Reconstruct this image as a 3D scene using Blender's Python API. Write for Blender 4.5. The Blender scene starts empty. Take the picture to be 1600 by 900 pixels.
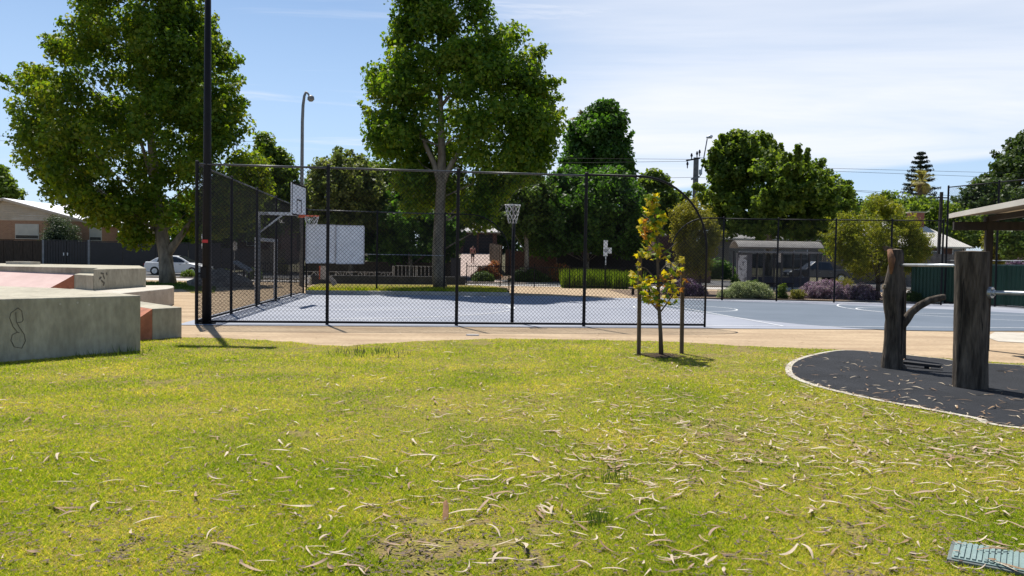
import bpy, bmesh, math, random
import numpy as np
from mathutils import Matrix, Vector
random.seed(7)
RNG = np.random.default_rng(11)
S = bpy.context.scene
COL = S.collection
R_ = math.radians
pi = math.pi

# ------------------------------------------------------------------ camera
FPX = 1250.0                       # focal length in photo pixels (1600 wide)
CAM_H, PITCH, ROLL = 1.55, 1.924, 0.945
cam_d = bpy.data.cameras.new('camera')
cam_d.sensor_width = 36.0
cam_d.lens = 36.0 * FPX / 1600.0
cam_d.clip_start = 0.05
cam_d.clip_end = 5000
cam = bpy.data.objects.new('camera', cam_d)
COL.objects.link(cam)
CROT = Matrix.Rotation(R_(90 - PITCH), 3, 'X') @ Matrix.Rotation(R_(ROLL), 3, 'Z')
cam.matrix_world = Matrix.Translation((0, 0, CAM_H)) @ CROT.to_4x4()
S.camera = cam

# ------------------------------------------------------------------ light
SUN_EL, SUN_AZ = 62.0, -24.5       # sun stands ahead of the camera, a little left (degrees from +Y, clockwise)
SUN_STRENGTH, SKY_STRENGTH, EXPOSURE = 5.0, 0.085, 0.5
sd = Vector((math.sin(R_(SUN_AZ)) * math.cos(R_(SUN_EL)), math.cos(R_(SUN_AZ)) * math.cos(R_(SUN_EL)), math.sin(R_(SUN_EL))))
sun_d = bpy.data.lights.new('sun', 'SUN')
sun_d.energy = SUN_STRENGTH
sun_d.angle = R_(0.5)
sun_d.color = (1.0, 0.955, 0.88)
sun = bpy.data.objects.new('sun', sun_d)
sun.rotation_euler = sd.to_track_quat('Z', 'Y').to_euler()
sun.location = (0, 0, 60)
COL.objects.link(sun)

W = bpy.data.worlds.new('World')
S.world = W
W.use_nodes = True
wn, wl = W.node_tree.nodes, W.node_tree.links
wn.clear()
def N(tree_nodes, typ, **kw):
    n = tree_nodes.new(typ)
    for k, v in kw.items():
        setattr(n, k, v)
    return n
def wmath(op, a, b=None, c=None, clamp=False):
    n = N(wn, 'ShaderNodeMath', operation=op, use_clamp=clamp)
    for i, v in enumerate((a, b, c)):
        if v is None: continue
        if isinstance(v, (int, float)): n.inputs[i].default_value = v
        else: wl.new(v, n.inputs[i])
    return n.outputs[0]
def wstep(x, lo, hi):
    n = N(wn, 'ShaderNodeMapRange', interpolation_type='SMOOTHSTEP', clamp=True)
    wl.new(x, n.inputs[0])
    n.inputs[1].default_value = lo; n.inputs[2].default_value = hi
    n.inputs[3].default_value = 0; n.inputs[4].default_value = 1
    return n.outputs[0]
sky = N(wn, 'ShaderNodeTexSky', sky_type='NISHITA', sun_disc=False, sun_elevation=R_(SUN_EL), sun_rotation=R_(SUN_AZ),
        altitude=50, air_density=1.0, dust_density=0.15, ozone_density=2.6)
tc = N(wn, 'ShaderNodeTexCoord')
sx = N(wn, 'ShaderNodeSeparateXYZ')
wl.new(tc.outputs['Generated'], sx.inputs[0])
zc = wmath('MAXIMUM', sx.outputs[2], 0.02)
U = wmath('DIVIDE', sx.outputs[0], zc)
V = wmath('DIVIDE', sx.outputs[1], zc)
cv = N(wn, 'ShaderNodeCombineXYZ')
wl.new(U, cv.inputs[0]); wl.new(V, cv.inputs[1])
def wnoise(scale, detail, rough, stretch, rot, dist=0.0):
    mp = N(wn, 'ShaderNodeMapping')
    mp.inputs['Scale'].default_value = stretch
    mp.inputs['Rotation'].default_value = (0, 0, rot)
    wl.new(cv.outputs[0], mp.inputs[0])
    n = N(wn, 'ShaderNodeTexNoise')
    n.inputs['Scale'].default_value = scale; n.inputs['Detail'].default_value = detail
    n.inputs['Roughness'].default_value = rough; n.inputs['Distortion'].default_value = dist
    wl.new(mp.outputs[0], n.inputs['Vector'])
    return n.outputs['Fac']
n_big = wnoise(0.22, 3, 0.5, (1, 1, 1), 0.4, 0.3)
n_wisp = wnoise(0.7, 7, 0.62, (0.5, 1.6, 1), 0.5, 0.7)
n_wisp2 = wnoise(0.35, 6, 0.6, (0.6, 1.5, 1), -0.5, 0.5)
# a sheet of thin high cloud whose left and far edges are seen in the picture
left_edge = wmath('ADD', wmath('SUBTRACT', U, wmath('MULTIPLY', V, 0.02)), wmath('MULTIPLY', wmath('SUBTRACT', n_wisp, 0.5), 1.1))
m_left = wstep(left_edge, -0.75, 0.95)
far_edge = wmath('ADD', wmath('ADD', V, wmath('MULTIPLY', U, 1.55)), wmath('MULTIPLY', wmath('SUBTRACT', n_big, 0.5), 1.6))
m_far = wmath('SUBTRACT', 1.0, wstep(far_edge, 13.3, 14.3))
m_near = wstep(wmath('ADD', V, wmath('MULTIPLY', wmath('SUBTRACT', n_big, 0.5), 0.8)), 0.9, 2.4)      # clear sky overhead
sheet = wmath('MULTIPLY', wmath('MULTIPLY', m_left, m_far), m_near)
tex = wmath('ADD', 0.80, wmath('MULTIPLY', wmath('SUBTRACT', n_wisp2, 0.5), 1.6))
sheet = wmath('MULTIPLY', sheet, tex, clamp=True)
wisps = wmath('MULTIPLY', wmath('MULTIPLY', wstep(n_wisp, 0.54, 0.74), 0.7), m_near)
mask = wmath('MAXIMUM', sheet, wisps, clamp=True)
mask = wmath('MULTIPLY', mask, wstep(sx.outputs[2], 0.0, 0.05))
mx = N(wn, 'ShaderNodeMix', data_type='RGBA')
wl.new(mask, mx.inputs['Factor'])
hz = N(wn, 'ShaderNodeMix', data_type='RGBA')          # pale blue haze all round the horizon
hzf = wmath('MULTIPLY', wmath('SUBTRACT', 1.0, wstep(sx.outputs[2], 0.0, 0.42)), 0.62)
wl.new(hzf, hz.inputs['Factor'])
wl.new(sky.outputs[0], hz.inputs['A'])
hz.inputs['B'].default_value = (4.9, 6.5, 9.2, 1)
wl.new(hz.outputs['Result'], mx.inputs['A'])
mx.inputs['B'].default_value = (7.9, 8.2, 8.9, 1)
bg = N(wn, 'ShaderNodeBackground')
bg.inputs['Strength'].default_value = SKY_STRENGTH
wl.new(mx.outputs['Result'], bg.inputs['Color'])
wo = N(wn, 'ShaderNodeOutputWorld')
wl.new(bg.outputs[0], wo.inputs[0])
S.view_settings.view_transform = 'Standard'
S.view_settings.look = 'None'
S.view_settings.exposure = EXPOSURE
S.view_settings.gamma = 1
S.view_settings.use_curve_mapping = False
S.render.engine = 'CYCLES'
try:
    S.cycles.max_bounces = 8
    S.cycles.transparent_max_bounces = 8
    S.cycles.transmission_bounces = 5
except Exception:
    pass

# ------------------------------------------------------------------ pixel to place
def ray(px, py):
    return CROT @ Vector(((px - 800) / FPX, -(py - 450) / FPX, -1.0))
def G(px, py, z=0.0):              # where the line of sight meets height z
    d = ray(px, py); t = (z - CAM_H) / d.z
    return Vector((d.x * t, d.y * t, z))
def at(px, py, Y):                 # where it meets depth Y
    d = ray(px, py); t = Y / d.y
    return Vector((d.x * t, Y, CAM_H + d.z * t))

# ------------------------------------------------------------------ materials
def srgb(r, g, b):
    f = lambda v: (v / 12.92) if v <= 0.04045 else ((v + 0.055) / 1.055) ** 2.4
    return tuple(f(v / 255.0) for v in (r, g, b))
MATS = {}
def M(name, base, rough=0.7, var=0.25, scale=3.0, col2=None, bump=0.0, bscale=40.0, metal=0.0, spec=0.4, stretch=(1, 1, 1),
      detail=5, mixlo=0.35, mixhi=0.65, space='world', fine=0.0, fscale=60.0):
    if name in MATS: return MATS[name]
    m = bpy.data.materials.new(name); m.use_nodes = True
    n, l = m.node_tree.nodes, m.node_tree.links
    p = n['Principled BSDF']
    p.inputs['Roughness'].default_value = rough
    p.inputs['Metallic'].default_value = metal
    p.inputs['Specular IOR Level'].default_value = spec
    if space == 'world':
        src = n.new('ShaderNodeNewGeometry').outputs['Position']
    else:
        src = n.new('ShaderNodeTexCoord').outputs['Object']
    mp = n.new('ShaderNodeMapping'); mp.inputs['Scale'].default_value = stretch
    l.new(src, mp.inputs[0])
    no = n.new('ShaderNodeTexNoise'); no.inputs['Scale'].default_value = scale; no.inputs['Detail'].default_value = detail
    no.inputs['Roughness'].default_value = 0.6
    l.new(mp.outputs[0], no.inputs['Vector'])
    cr = n.new('ShaderNodeValToRGB')
    c2 = col2 if col2 else tuple(v * (1 - var) for v in base)
    c1 = tuple(min(1, v * (1 + var * 0.5)) for v in base) if not col2 else base
    cr.color_ramp.elements[0].position = mixlo; cr.color_ramp.elements[0].color = (*c2, 1)
    cr.color_ramp.elements[1].position = mixhi; cr.color_ramp.elements[1].color = (*c1, 1)
    l.new(no.outputs['Fac'], cr.inputs[0])
    out = cr.outputs[0]
    if fine:
        nf = n.new('ShaderNodeTexNoise'); nf.inputs['Scale'].default_value = fscale; nf.inputs['Detail'].default_value = 3
        l.new(mp.outputs[0], nf.inputs['Vector'])
        mr = n.new('ShaderNodeMapRange'); mr.inputs[1].default_value = 0.3; mr.inputs[2].default_value = 0.7
        mr.inputs[3].default_value = 1 - fine; mr.inputs[4].default_value = 1 + fine
        l.new(nf.outputs['Fac'], mr.inputs[0])
        mm = n.new('ShaderNodeMix'); mm.data_type = 'RGBA'; mm.blend_type = 'MULTIPLY'; mm.inputs['Factor'].default_value = 1
        l.new(out, mm.inputs['A']); l.new(mr.outputs[0], mm.inputs['B'])
        out = mm.outputs['Result']
    l.new(out, p.inputs['Base Color'])
    if bump:
        nb = n.new('ShaderNodeTexNoise'); nb.inputs['Scale'].default_value = bscale; nb.inputs['Detail'].default_value = 4
        l.new(mp.outputs[0], nb.inputs['Vector'])
        bp = n.new('ShaderNodeBump'); bp.inputs['Strength'].default_value = bump; bp.inputs['Distance'].default_value = 0.02
        l.new(nb.outputs['Fac'], bp.inputs['Height']); l.new(bp.outputs[0], p.inputs['Normal'])
    MATS[name] = m
    return m

def leafmat(name, cols, trans=0.4, tcol=None, rough=0.5, spec=0.2, patch=0.0):
    """foliage: colour varies leaf by leaf, light comes through the leaf"""
    if name in MATS: return MATS[name]
    m = bpy.data.materials.new(name); m.use_nodes = True
    n, l = m.node_tree.nodes, m.node_tree.links
    p = n['Principled BSDF']; o = n['Material Output']
    g = n.new('ShaderNodeNewGeometry')
    cr = n.new('ShaderNodeValToRGB'); cr.color_ramp.interpolation = 'LINEAR'
    e = cr.color_ramp.elements
    while len(e) < len(cols): e.new(0.5)
    for i, c in enumerate(cols):
        e[i].position = i / (len(cols) - 1); e[i].color = (*c, 1)
    fac = g.outputs['Random Per Island']
    if patch:
        no = n.new('ShaderNodeTexNoise'); no.inputs['Scale'].default_value = patch; no.inputs['Detail'].default_value = 3
        l.new(g.outputs['Position'], no.inputs['Vector'])
        mr = n.new('ShaderNodeMapRange'); mr.inputs[1].default_value = 0.3; mr.inputs[2].default_value = 0.7
        mr.inputs[3].default_value = -0.35; mr.inputs[4].default_value = 0.35
        l.new(no.outputs['Fac'], mr.inputs[0])
        ad = n.new('ShaderNodeMath'); ad.operation = 'ADD'; ad.use_clamp = True
        l.new(fac, ad.inputs[0]); l.new(mr.outputs[0], ad.inputs[1]); fac = ad.outputs[0]
    l.new(fac, cr.inputs[0])
    l.new(cr.outputs[0], p.inputs['Base Color'])
    p.inputs['Roughness'].default_value = rough; p.inputs['Specular IOR Level'].default_value = spec
    t = n.new('ShaderNodeBsdfTranslucent')
    mm = n.new('ShaderNodeMix'); mm.data_type = 'RGBA'; mm.blend_type = 'MULTIPLY'; mm.inputs['Factor'].default_value = 1
    l.new(cr.outputs[0], mm.inputs['A']); mm.inputs['B'].default_value = (*(tcol or (1.5, 1.6, 0.8)), 1)
    l.new(mm.outputs['Result'], t.inputs['Color'])
    ms = n.new('ShaderNodeMixShader'); ms.inputs[0].default_value = trans
    l.new(p.outputs[0], ms.inputs[1]); l.new(t.outputs[0], ms.inputs[2]); l.new(ms.outputs[0], o.inputs['Surface'])
    MATS[name] = m
    return m

def brickmat(name, c1, c2, mortar, sc=1.0):
    if name in MATS: return MATS[name]
    m = bpy.data.materials.new(name); m.use_nodes = True
    n, l = m.node_tree.nodes, m.node_tree.links
    p = n['Principled BSDF']; p.inputs['Roughness'].default_value = 0.85
    g = n.new('ShaderNodeNewGeometry')
    sp = n.new('ShaderNodeSeparateXYZ'); l.new(g.outputs['Position'], sp.inputs[0])
    ad = n.new('ShaderNodeMath'); ad.operation = 'ADD'
    l.new(sp.outputs[0], ad.inputs[0]); l.new(sp.outputs[1], ad.inputs[1])
    cb = n.new('ShaderNodeCombineXYZ'); l.new(ad.outputs[0], cb.inputs[0]); l.new(sp.outputs[2], cb.inputs[1])
    b = n.new('ShaderNodeTexBrick'); l.new(cb.outputs[0], b.inputs['Vector'])
    b.inputs['Scale'].default_value = 1.0; b.inputs['Brick Width'].default_value = 0.24 * sc; b.inputs['Row Height'].default_value = 0.086 * sc
    b.inputs['Mortar Size'].default_value = 0.008
    b.inputs['Color1'].default_value = (*c1, 1); b.inputs['Color2'].default_value = (*c2, 1); b.inputs['Mortar'].default_value = (*mortar, 1)
    l.new(b.outputs['Color'], p.inputs['Base Color'])
    MATS[name] = m
    return m

# ------------------------------------------------------------------ objects
ORIGIN = {}
def tag(o, label=None, cat=None, group=None, kind=None):
    if label: o['label'] = label
    if cat: o['category'] = cat
    if group: o['group'] = group
    if kind: o['kind'] = kind
    return o
def thing(name, loc, label, cat, group=None):
    o = bpy.data.objects.new(name, None)
    o.empty_display_size = 0.2
    o.location = loc; COL.objects.link(o)
    ORIGIN[o] = Vector(loc)
    return tag(o, label, cat, group)
def link_mesh(name, me, mats, parent=None, origin=None):
    o = bpy.data.objects.new(name, me)
    for m in (mats if isinstance(mats, (list, tuple)) else [mats]):
        me.materials.append(m)
    COL.objects.link(o)
    if parent is not None:
        o.parent = parent; ORIGIN[o] = ORIGIN[parent]
    else:
        o.location = origin or (0, 0, 0); ORIGIN[o] = Vector(origin or (0, 0, 0))
    return o

class MB:
    """collects shapes in world space, links them as ONE mesh"""
    def __init__(s): s.v = []; s.f = []; s.mi = []
    def add(s, vs, fs, mi=0):
        k = len(s.v); s.v += [tuple(v) for v in vs]; s.f += [tuple(i + k for i in f) for f in fs]; s.mi += [mi] * len(fs)
        return s
    def box(s, x0, x1, y0, y1, z0, z1, mi=0):
        vs = [(x, y, z) for z in (z0, z1) for y in (y0, y1) for x in (x0, x1)]
        return s.add(vs, [(0, 2, 3, 1), (4, 5, 7, 6), (0, 1, 5, 4), (2, 6, 7, 3), (0, 4, 6, 2), (1, 3, 7, 5)], mi)
    def obox(s, c, ax, ay, hx, hy, z0, z1, mi=0):
        c = Vector(c); ax = Vector(ax).normalized() * hx; ay = Vector(ay).normalized() * hy
        ps = [c - ax - ay, c + ax - ay, c - ax + ay, c + ax + ay]
        vs = [(p.x, p.y, z0) for p in ps] + [(p.x, p.y, z1) for p in ps]
        return s.add(vs, [(0, 2, 3, 1), (4, 5, 7, 6), (0, 1, 5, 4), (2, 6, 7, 3), (0, 4, 6, 2), (1, 3, 7, 5)], mi)
    def bar(s, a, b, w, h=None, mi=0, up=(0, 0, 1)):
        a, b = Vector(a), Vector(b); h = h or w
        d = (b - a).normalized(); x = d.cross(Vector(up))
        if x.length < 1e-4: x = d.cross(Vector((0, 1, 0)))
        x.normalize(); y = x.cross(d).normalized()
        vs = []
        for p in (a, b):
            for (i, j) in ((-1, -1), (1, -1), (1, 1), (-1, 1)): vs.append(p + x * (i * w / 2) + y * (j * h / 2))
        return s.add(vs, [(3, 2, 1, 0), (4, 5, 6, 7), (0, 1, 5, 4), (1, 2, 6, 5), (2, 3, 7, 6), (3, 0, 4, 7)], mi)
    def tube(s, path, rad, n=8, caps=True, mi=0, jit=0.0, seed=0):
        rg = random.Random(seed)
        path = [Vector(p) for p in path]
        if isinstance(rad, (int, float)): rad = [rad] * len(path)
        k = len(path); vs = []; x = None
        ph = [rg.uniform(-1, 1) for _ in range(n)]
        for i, p in enumerate(path):
            d = (path[min(i + 1, k - 1)] - path[max(i - 1, 0)]).normalized()
            if x is None:
                x = d.cross(Vector((0, 0, 1)));
                if x.length < 1e-3: x = Vector((1, 0, 0))
            x = (x - d * x.dot(d)).normalized(); y = d.cross(x)
            for j in range(n):
                a = 2 * pi * j / n
                r = rad[i] * (1 + jit * (ph[j] + 0.5 * rg.uniform(-1, 1)))
                vs.append(p + (x * math.cos(a) + y * math.sin(a)) * r)
        fs = [(i * n + j, i * n + (j + 1) % n, (i + 1) * n + (j + 1) % n, (i + 1) * n + j) for i in range(k - 1) for j in range(n)]
        if caps: fs += [tuple(range(n - 1, -1, -1)), tuple((k - 1) * n + j for j in range(n))]
        return s.add(vs, fs, mi)
    def poly(s, pts, z0, z1, mi=0):           # vertical prism over a ground outline, z1 may be a list
        n = len(pts); zt = z1 if isinstance(z1, (list, tuple)) else [z1] * n
        ar = sum(pts[i][0] * pts[(i + 1) % n][1] - pts[(i + 1) % n][0] * pts[i][1] for i in range(n))
        idx = list(range(n)) if ar > 0 else list(range(n - 1, -1, -1))
        vs = [(pts[i][0], pts[i][1], z0) for i in idx] + [(pts[i][0], pts[i][1], zt[i]) for i in idx]
        fs = [tuple(range(n - 1, -1, -1)), tuple(range(n, 2 * n))] + [(i, (i + 1) % n, n + (i + 1) % n, n + i) for i in range(n)]
        return s.add(vs, fs, mi)
    def extr(s, pts, vec, mi=0):              # any flat outline pushed along vec
        n = len(pts); pts = [Vector(p) for p in pts]; vec = Vector(vec)
        vs = pts + [p + vec for p in pts]
        return s.add(vs, [tuple(range(n - 1, -1, -1)), tuple(range(n, 2 * n))] + [(i, (i + 1) % n, n + (i + 1) % n, n + i) for i in range(n)], mi)
    def build(s, name, mats, parent=None, origin=None, smooth=False, bevel=0.0, bseg=2, fixn=True):
        o0 = ORIGIN[parent] if parent is not None else Vector(origin or (0, 0, 0))
        me = bpy.data.meshes.new(name)
        me.from_pydata([(v[0] - o0.x, v[1] - o0.y, v[2] - o0.z) for v in s.v], [], s.f)
        if any(s.mi): me.polygons.foreach_set('material_index', s.mi)
        if fixn:
            bm = bmesh.new(); bm.from_mesh(me); bmesh.ops.recalc_face_normals(bm, faces=bm.faces); bm.to_mesh(me); bm.free()
        if smooth: me.polygons.foreach_set('use_smooth', [True] * len(me.polygons))
        o = link_mesh(name, me, mats, parent, origin)
        if bevel:
            b = o.modifiers.new('bevel', 'BEVEL'); b.width = bevel; b.segments = bseg; b.limit_method = 'ANGLE'
        return o

def np_mesh(name, verts, faces, mats, parent=None, origin=None, smooth=False):
    """verts (n,3), faces (m,k) arrays with one k"""
    o0 = ORIGIN[parent] if parent is not None else Vector(origin or (0, 0, 0))
    verts = np.asarray(verts, dtype=np.float32) - np.array(o0, dtype=np.float32)
    me = bpy.data.meshes.new(name)
    m, k = faces.shape
    me.vertices.add(len(verts)); me.vertices.foreach_set('co', verts.ravel())
    me.loops.add(m * k); me.loops.foreach_set('vertex_index', faces.astype(np.int32).ravel())
    me.polygons.add(m); me.polygons.foreach_set('loop_start', np.arange(0, m * k, k, dtype=np.int32))
    try: me.polygons.foreach_set('loop_total', np.full(m, k, dtype=np.int32))
    except Exception: pass
    if smooth: me.polygons.foreach_set('use_smooth', np.ones(m, dtype=bool))
    me.update(calc_edges=True)
    return link_mesh(name, me, mats, parent, origin)

def copy_tree(o, parent=None):
    c = o.copy(); COL.objects.link(c)
    if parent is not None: c.parent = parent
    for ch in list(o.children): copy_tree(ch, c)
    return c

# value noise for scattering
_VN = np.random.default_rng(5).random((64, 64))
def vnoise(x, y, s):
    x = np.asarray(x) * s; y = np.asarray(y) * s
    xi = np.floor(x).astype(int); yi = np.floor(y).astype(int); fx = x - xi; fy = y - yi
    fx = fx * fx * (3 - 2 * fx); fy = fy * fy * (3 - 2 * fy)
    g = lambda i, j: _VN[i % 64, j % 64]
    return (g(xi, yi) * (1 - fx) + g(xi + 1, yi) * fx) * (1 - fy) + (g(xi, yi + 1) * (1 - fx) + g(xi + 1, yi + 1) * fx) * fy
def inpoly(x, y, poly):
    x = np.asarray(x); y = np.asarray(y); r = np.zeros(x.shape, bool); n = len(poly)
    for i in range(n):
        x1, y1 = poly[i][0], poly[i][1]; x2, y2 = poly[(i + 1) % n][0], poly[(i + 1) % n][1]
        c = ((y1 > y) != (y2 > y))
        if y1 == y2: continue
        r ^= c & (x < (x2 - x1) * (y - y1) / (y2 - y1) + x1)
    return r
def smooth_closed(pts, n=4):
    out = []; k = len(pts)
    for i in range(k):
        p0, p1, p2, p3 = (Vector(pts[(i + j - 1) % k][:2]) for j in range(4))
        for t in range(n):
            u = t / n
            out.append(0.5 * ((2 * p1) + (p2 - p0) * u + (2 * p0 - 5 * p1 + 4 * p2 - p3) * u * u + (3 * p1 - p0 - 3 * p2 + p3) * u ** 3))
    return out

# ------------------------------------------------------------------ material set
m_sand = M('sand', (0.44, 0.335, 0.22), 0.95, scale=1.1, col2=(0.31, 0.225, 0.145), spec=0.15, stretch=(.4, 1.3, 1), bump=0.5, bscale=30, fine=0.22, fscale=26)
m_soil = M('mulch_soil', (0.20, 0.14, 0.09), 0.95, scale=2.5, col2=(0.09, 0.06, 0.04), bump=0.6, bscale=25, fine=0.3, fscale=30)
m_turf = M('turf_soil', (0.20, 0.19, 0.04), 0.95, scale=5.0, col2=(0.20, 0.14, 0.07), spec=0.08, bump=0.6, bscale=60, fine=0.4, fscale=70)
m_court = M('court_pale', (0.285, 0.30, 0.345), 0.8, scale=0.4, col2=(0.225, 0.242, 0.288), detail=8, bump=0.08, bscale=120, fine=0.06, fscale=90)
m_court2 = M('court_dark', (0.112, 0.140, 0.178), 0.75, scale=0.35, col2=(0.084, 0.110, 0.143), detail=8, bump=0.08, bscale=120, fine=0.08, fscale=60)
m_line = M('line_paint', (0.72, 0.73, 0.74), 0.6, var=0.15, scale=3)
m_rubber = M('rubber', (0.024, 0.026, 0.031), 0.9, scale=1.2, col2=(0.015, 0.0165, 0.02), spec=0.25, bump=0.7, bscale=110, fine=0.35, fscale=130)
m_conc = M('concrete', (0.40, 0.365, 0.278), 0.85, scale=1.9, col2=(0.245, 0.222, 0.165), bump=0.3, bscale=30, stretch=(1, 1, 0.42), fine=0.16, fscale=14, mixlo=.28, mixhi=.62, detail=8)
m_concl = M('pale_concrete', (0.50, 0.46, 0.39), 0.85, scale=2.0, col2=(0.38, 0.34, 0.28), bump=0.25, bscale=40, fine=0.12, fscale=30)
m_pink = M('pink_concrete', (0.56, 0.41, 0.37), 0.85, scale=1.6, col2=(0.47, 0.33, 0.30), bump=0.15, bscale=40)
m_orange = M('orange_paint', (0.40, 0.145, 0.08), 0.8, var=0.3, scale=5)
m_black = M('black_powdercoat', (0.010, 0.010, 0.012), 0.55, var=0.2, spec=0.18)
m_wire = M('chain_wire', (0.012, 0.012, 0.015), 0.6, var=0.1, spec=0.15)
m_railtop = M('worn_rail', (0.06, 0.062, 0.068), 0.35, var=0.3, scale=8)
m_galv = M('galvanised_steel', (0.52, 0.54, 0.56), 0.42, var=0.25, scale=9, metal=0.7)
m_white = M('white_paint', (0.74, 0.74, 0.74), 0.5, var=0.12, scale=4)
m_grey = M('grey_steel', (0.20, 0.21, 0.22), 0.5, var=0.2, scale=4)
m_red = M('red_sticker', (0.5, 0.03, 0.03), 0.5, var=0.1)
m_rim = M('orange_rim', (0.62, 0.13, 0.06), 0.5, var=0.15)
m_asph = M('asphalt', (0.07, 0.07, 0.072), 0.9, scale=0.8, var=0.3, bump=0.3, bscale=60)
m_path = M('footpath_concrete', (0.47, 0.44, 0.41), 0.9, scale=0.6, col2=(0.40, 0.37, 0.34), bump=0.15, bscale=30)
m_pave = M('pinkish_paving', (0.46, 0.36, 0.31), 0.9, scale=1.5, col2=(0.36, 0.27, 0.23), bump=0.2, bscale=20)
m_log = M('weathered_log', (0.125, 0.102, 0.080), 0.92, scale=7, col2=(0.030, 0.024, 0.019), spec=.2, stretch=(1.6, 1.6, 0.24), bump=1.0, bscale=26, detail=7, fine=0.25, fscale=30)
m_logtop = M('log_end_grain', (0.26, 0.21, 0.15), 0.9, scale=14, col2=(0.12, 0.09, 0.065), bump=0.5, bscale=40)
m_logor = M('rusty_heartwood', (0.27, 0.13, 0.06), 0.85, scale=10, col2=(0.13, 0.062, 0.032), stretch=(2, 2, 0.25), bump=0.6, bscale=30)
m_stake = M('timber_stake', (0.15, 0.105, 0.07), 0.85, scale=12, col2=(0.07, 0.05, 0.035), stretch=(2, 2, 0.2), bump=0.4, bscale=40)
m_bark = M('plane_bark', (0.30, 0.265, 0.205), 0.9, scale=3.2, col2=(0.13, 0.11, 0.085), stretch=(1.4, 1.4, 0.5), bump=0.5, bscale=14)
m_barkd = M('dark_bark', (0.11, 0.085, 0.065), 0.9, scale=5, col2=(0.05, 0.04, 0.03), stretch=(1.5, 1.5, 0.35), bump=0.5, bscale=16)
m_glass = M('dark_glass', (0.02, 0.024, 0.028), 0.08, var=0.1, spec=0.6)
m_tyre = M('tyre_rubber', (0.015, 0.015, 0.015), 0.8, var=0.1)
m_carw = M('white_car_paint', (0.70, 0.71, 0.73), 0.25, var=0.03, spec=0.6)
m_card = M('charcoal_car_paint', (0.035, 0.038, 0.045), 0.25, var=0.05, spec=0.6)
m_brick = brickmat('orange_brick', (0.40, 0.20, 0.10), (0.33, 0.155, 0.075), (0.36, 0.28, 0.2))
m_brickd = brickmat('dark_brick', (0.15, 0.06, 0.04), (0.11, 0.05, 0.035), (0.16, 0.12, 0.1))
m_beige = M('beige_cladding', (0.52, 0.42, 0.30), 0.7, var=0.1, scale=2)
m_cream = M('cream_shutter', (0.58, 0.54, 0.44), 0.6, var=0.1, scale=2)
m_roofw = M('white_metal_roof', (0.78, 0.77, 0.78), 0.5, var=0.05, scale=1)
m_roofc = M('cream_metal_roof', (0.62, 0.585, 0.52), 0.55, var=0.1, scale=1)
m_roofr = M('terracotta_roof', (0.42, 0.16, 0.12), 0.8, var=0.35, scale=3)
m_rooff = M('grey_roof', (0.20, 0.19, 0.18), 0.7, var=0.2, scale=2)
m_brush = M('brushwood', (0.075, 0.055, 0.04), 0.95, scale=14, col2=(0.03, 0.022, 0.016), stretch=(2, 2, 0.15), bump=0.6, bscale=40)
m_dkfence = M('dark_fence_steel', (0.016, 0.016, 0.019), 0.5, var=0.2)
m_gfence = M('green_fence_steel', (0.022, 0.075, 0.045), 0.5, var=0.15, scale=1.5)
m_timber = M('grey_paling', (0.27, 0.22, 0.165), 0.9, scale=8, col2=(0.16, 0.125, 0.09), stretch=(2, 2, 0.2))
m_dktimber = M('dark_timber', (0.034, 0.027, 0.022), 0.8, scale=8, col2=(0.018, 0.015, 0.012), stretch=(2, 2, 0.3))
m_stone = M('rubble_stone', (0.22, 0.20, 0.175), 0.9, scale=3.5, col2=(0.09, 0.08, 0.07), bump=0.7, bscale=8)
m_teal = M('teal_plastic', (0.16, 0.235, 0.22), 0.6, scale=6, col2=(0.20, 0.27, 0.255), fine=0.12, fscale=40)
m_ply = M('cream_ceiling', (0.62, 0.57, 0.44), 0.7, var=0.08)

lf_plane = leafmat('plane_leaf', [(0.046, 0.100, 0.012), (0.072, 0.140, 0.016), (0.100, 0.168, 0.018), (0.135, 0.175, 0.024)], 0.48, (2.8, 2.3, 0.55), patch=0.5)
lf_plane2 = leafmat('plane_leaf_green', [(0.040, 0.094, 0.012), (0.064, 0.132, 0.016), (0.098, 0.168, 0.018), (0.135, 0.182, 0.026)], 0.48, (2.7, 2.35, 0.55), patch=0.5)
lf_pale = leafmat('pale_street_leaf', [(0.075, 0.105, 0.035), (0.11, 0.14, 0.045), (0.16, 0.175, 0.06)], 0.46, (2.1, 2.1, 1.0), patch=0.5)
lf_dark = leafmat('dark_leaf', [(0.034, 0.070, 0.014), (0.055, 0.110, 0.022), (0.09, 0.150, 0.028)], 0.4, (2.0, 2.5, 0.7), patch=0.4)
lf_street = leafmat('street_plane_leaf', [(0.050, 0.092, 0.018), (0.08, 0.135, 0.024), (0.125, 0.175, 0.034)], 0.48, (2.7, 2.4, 0.9), patch=0.4)
lf_wattle = leafmat('wattle_leaf', [(0.11, 0.14, 0.02), (0.16, 0.19, 0.026), (0.23, 0.23, 0.035)], 0.48, (1.8, 1.7, 0.6), patch=0.7)
lf_olive = leafmat('olive_leaf', [(0.15, 0.165, 0.03), (0.20, 0.205, 0.035), (0.25, 0.235, 0.045)], 0.45, (1.6, 1.5, 0.6), patch=0.7)
lf_gum = leafmat('gum_leaf', [(0.035, 0.06, 0.018), (0.055, 0.09, 0.024), (0.085, 0.12, 0.035)], 0.3, (1.5, 1.6, 0.6), patch=0.25)
lf_pine = leafmat('pine_needle', [(0.014, 0.026, 0.017), (0.024, 0.04, 0.026), (0.04, 0.058, 0.036)], 0.12)
lf_palm = leafmat('palm_frond', [(0.18, 0.18, 0.06), (0.24, 0.22, 0.08), (0.32, 0.26, 0.12)], 0.4)
lf_silver = leafmat('silver_leaf', [(0.24, 0.29, 0.13), (0.30, 0.35, 0.17), (0.38, 0.41, 0.23)], 0.4, (1.2, 1.25, 0.9))
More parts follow.
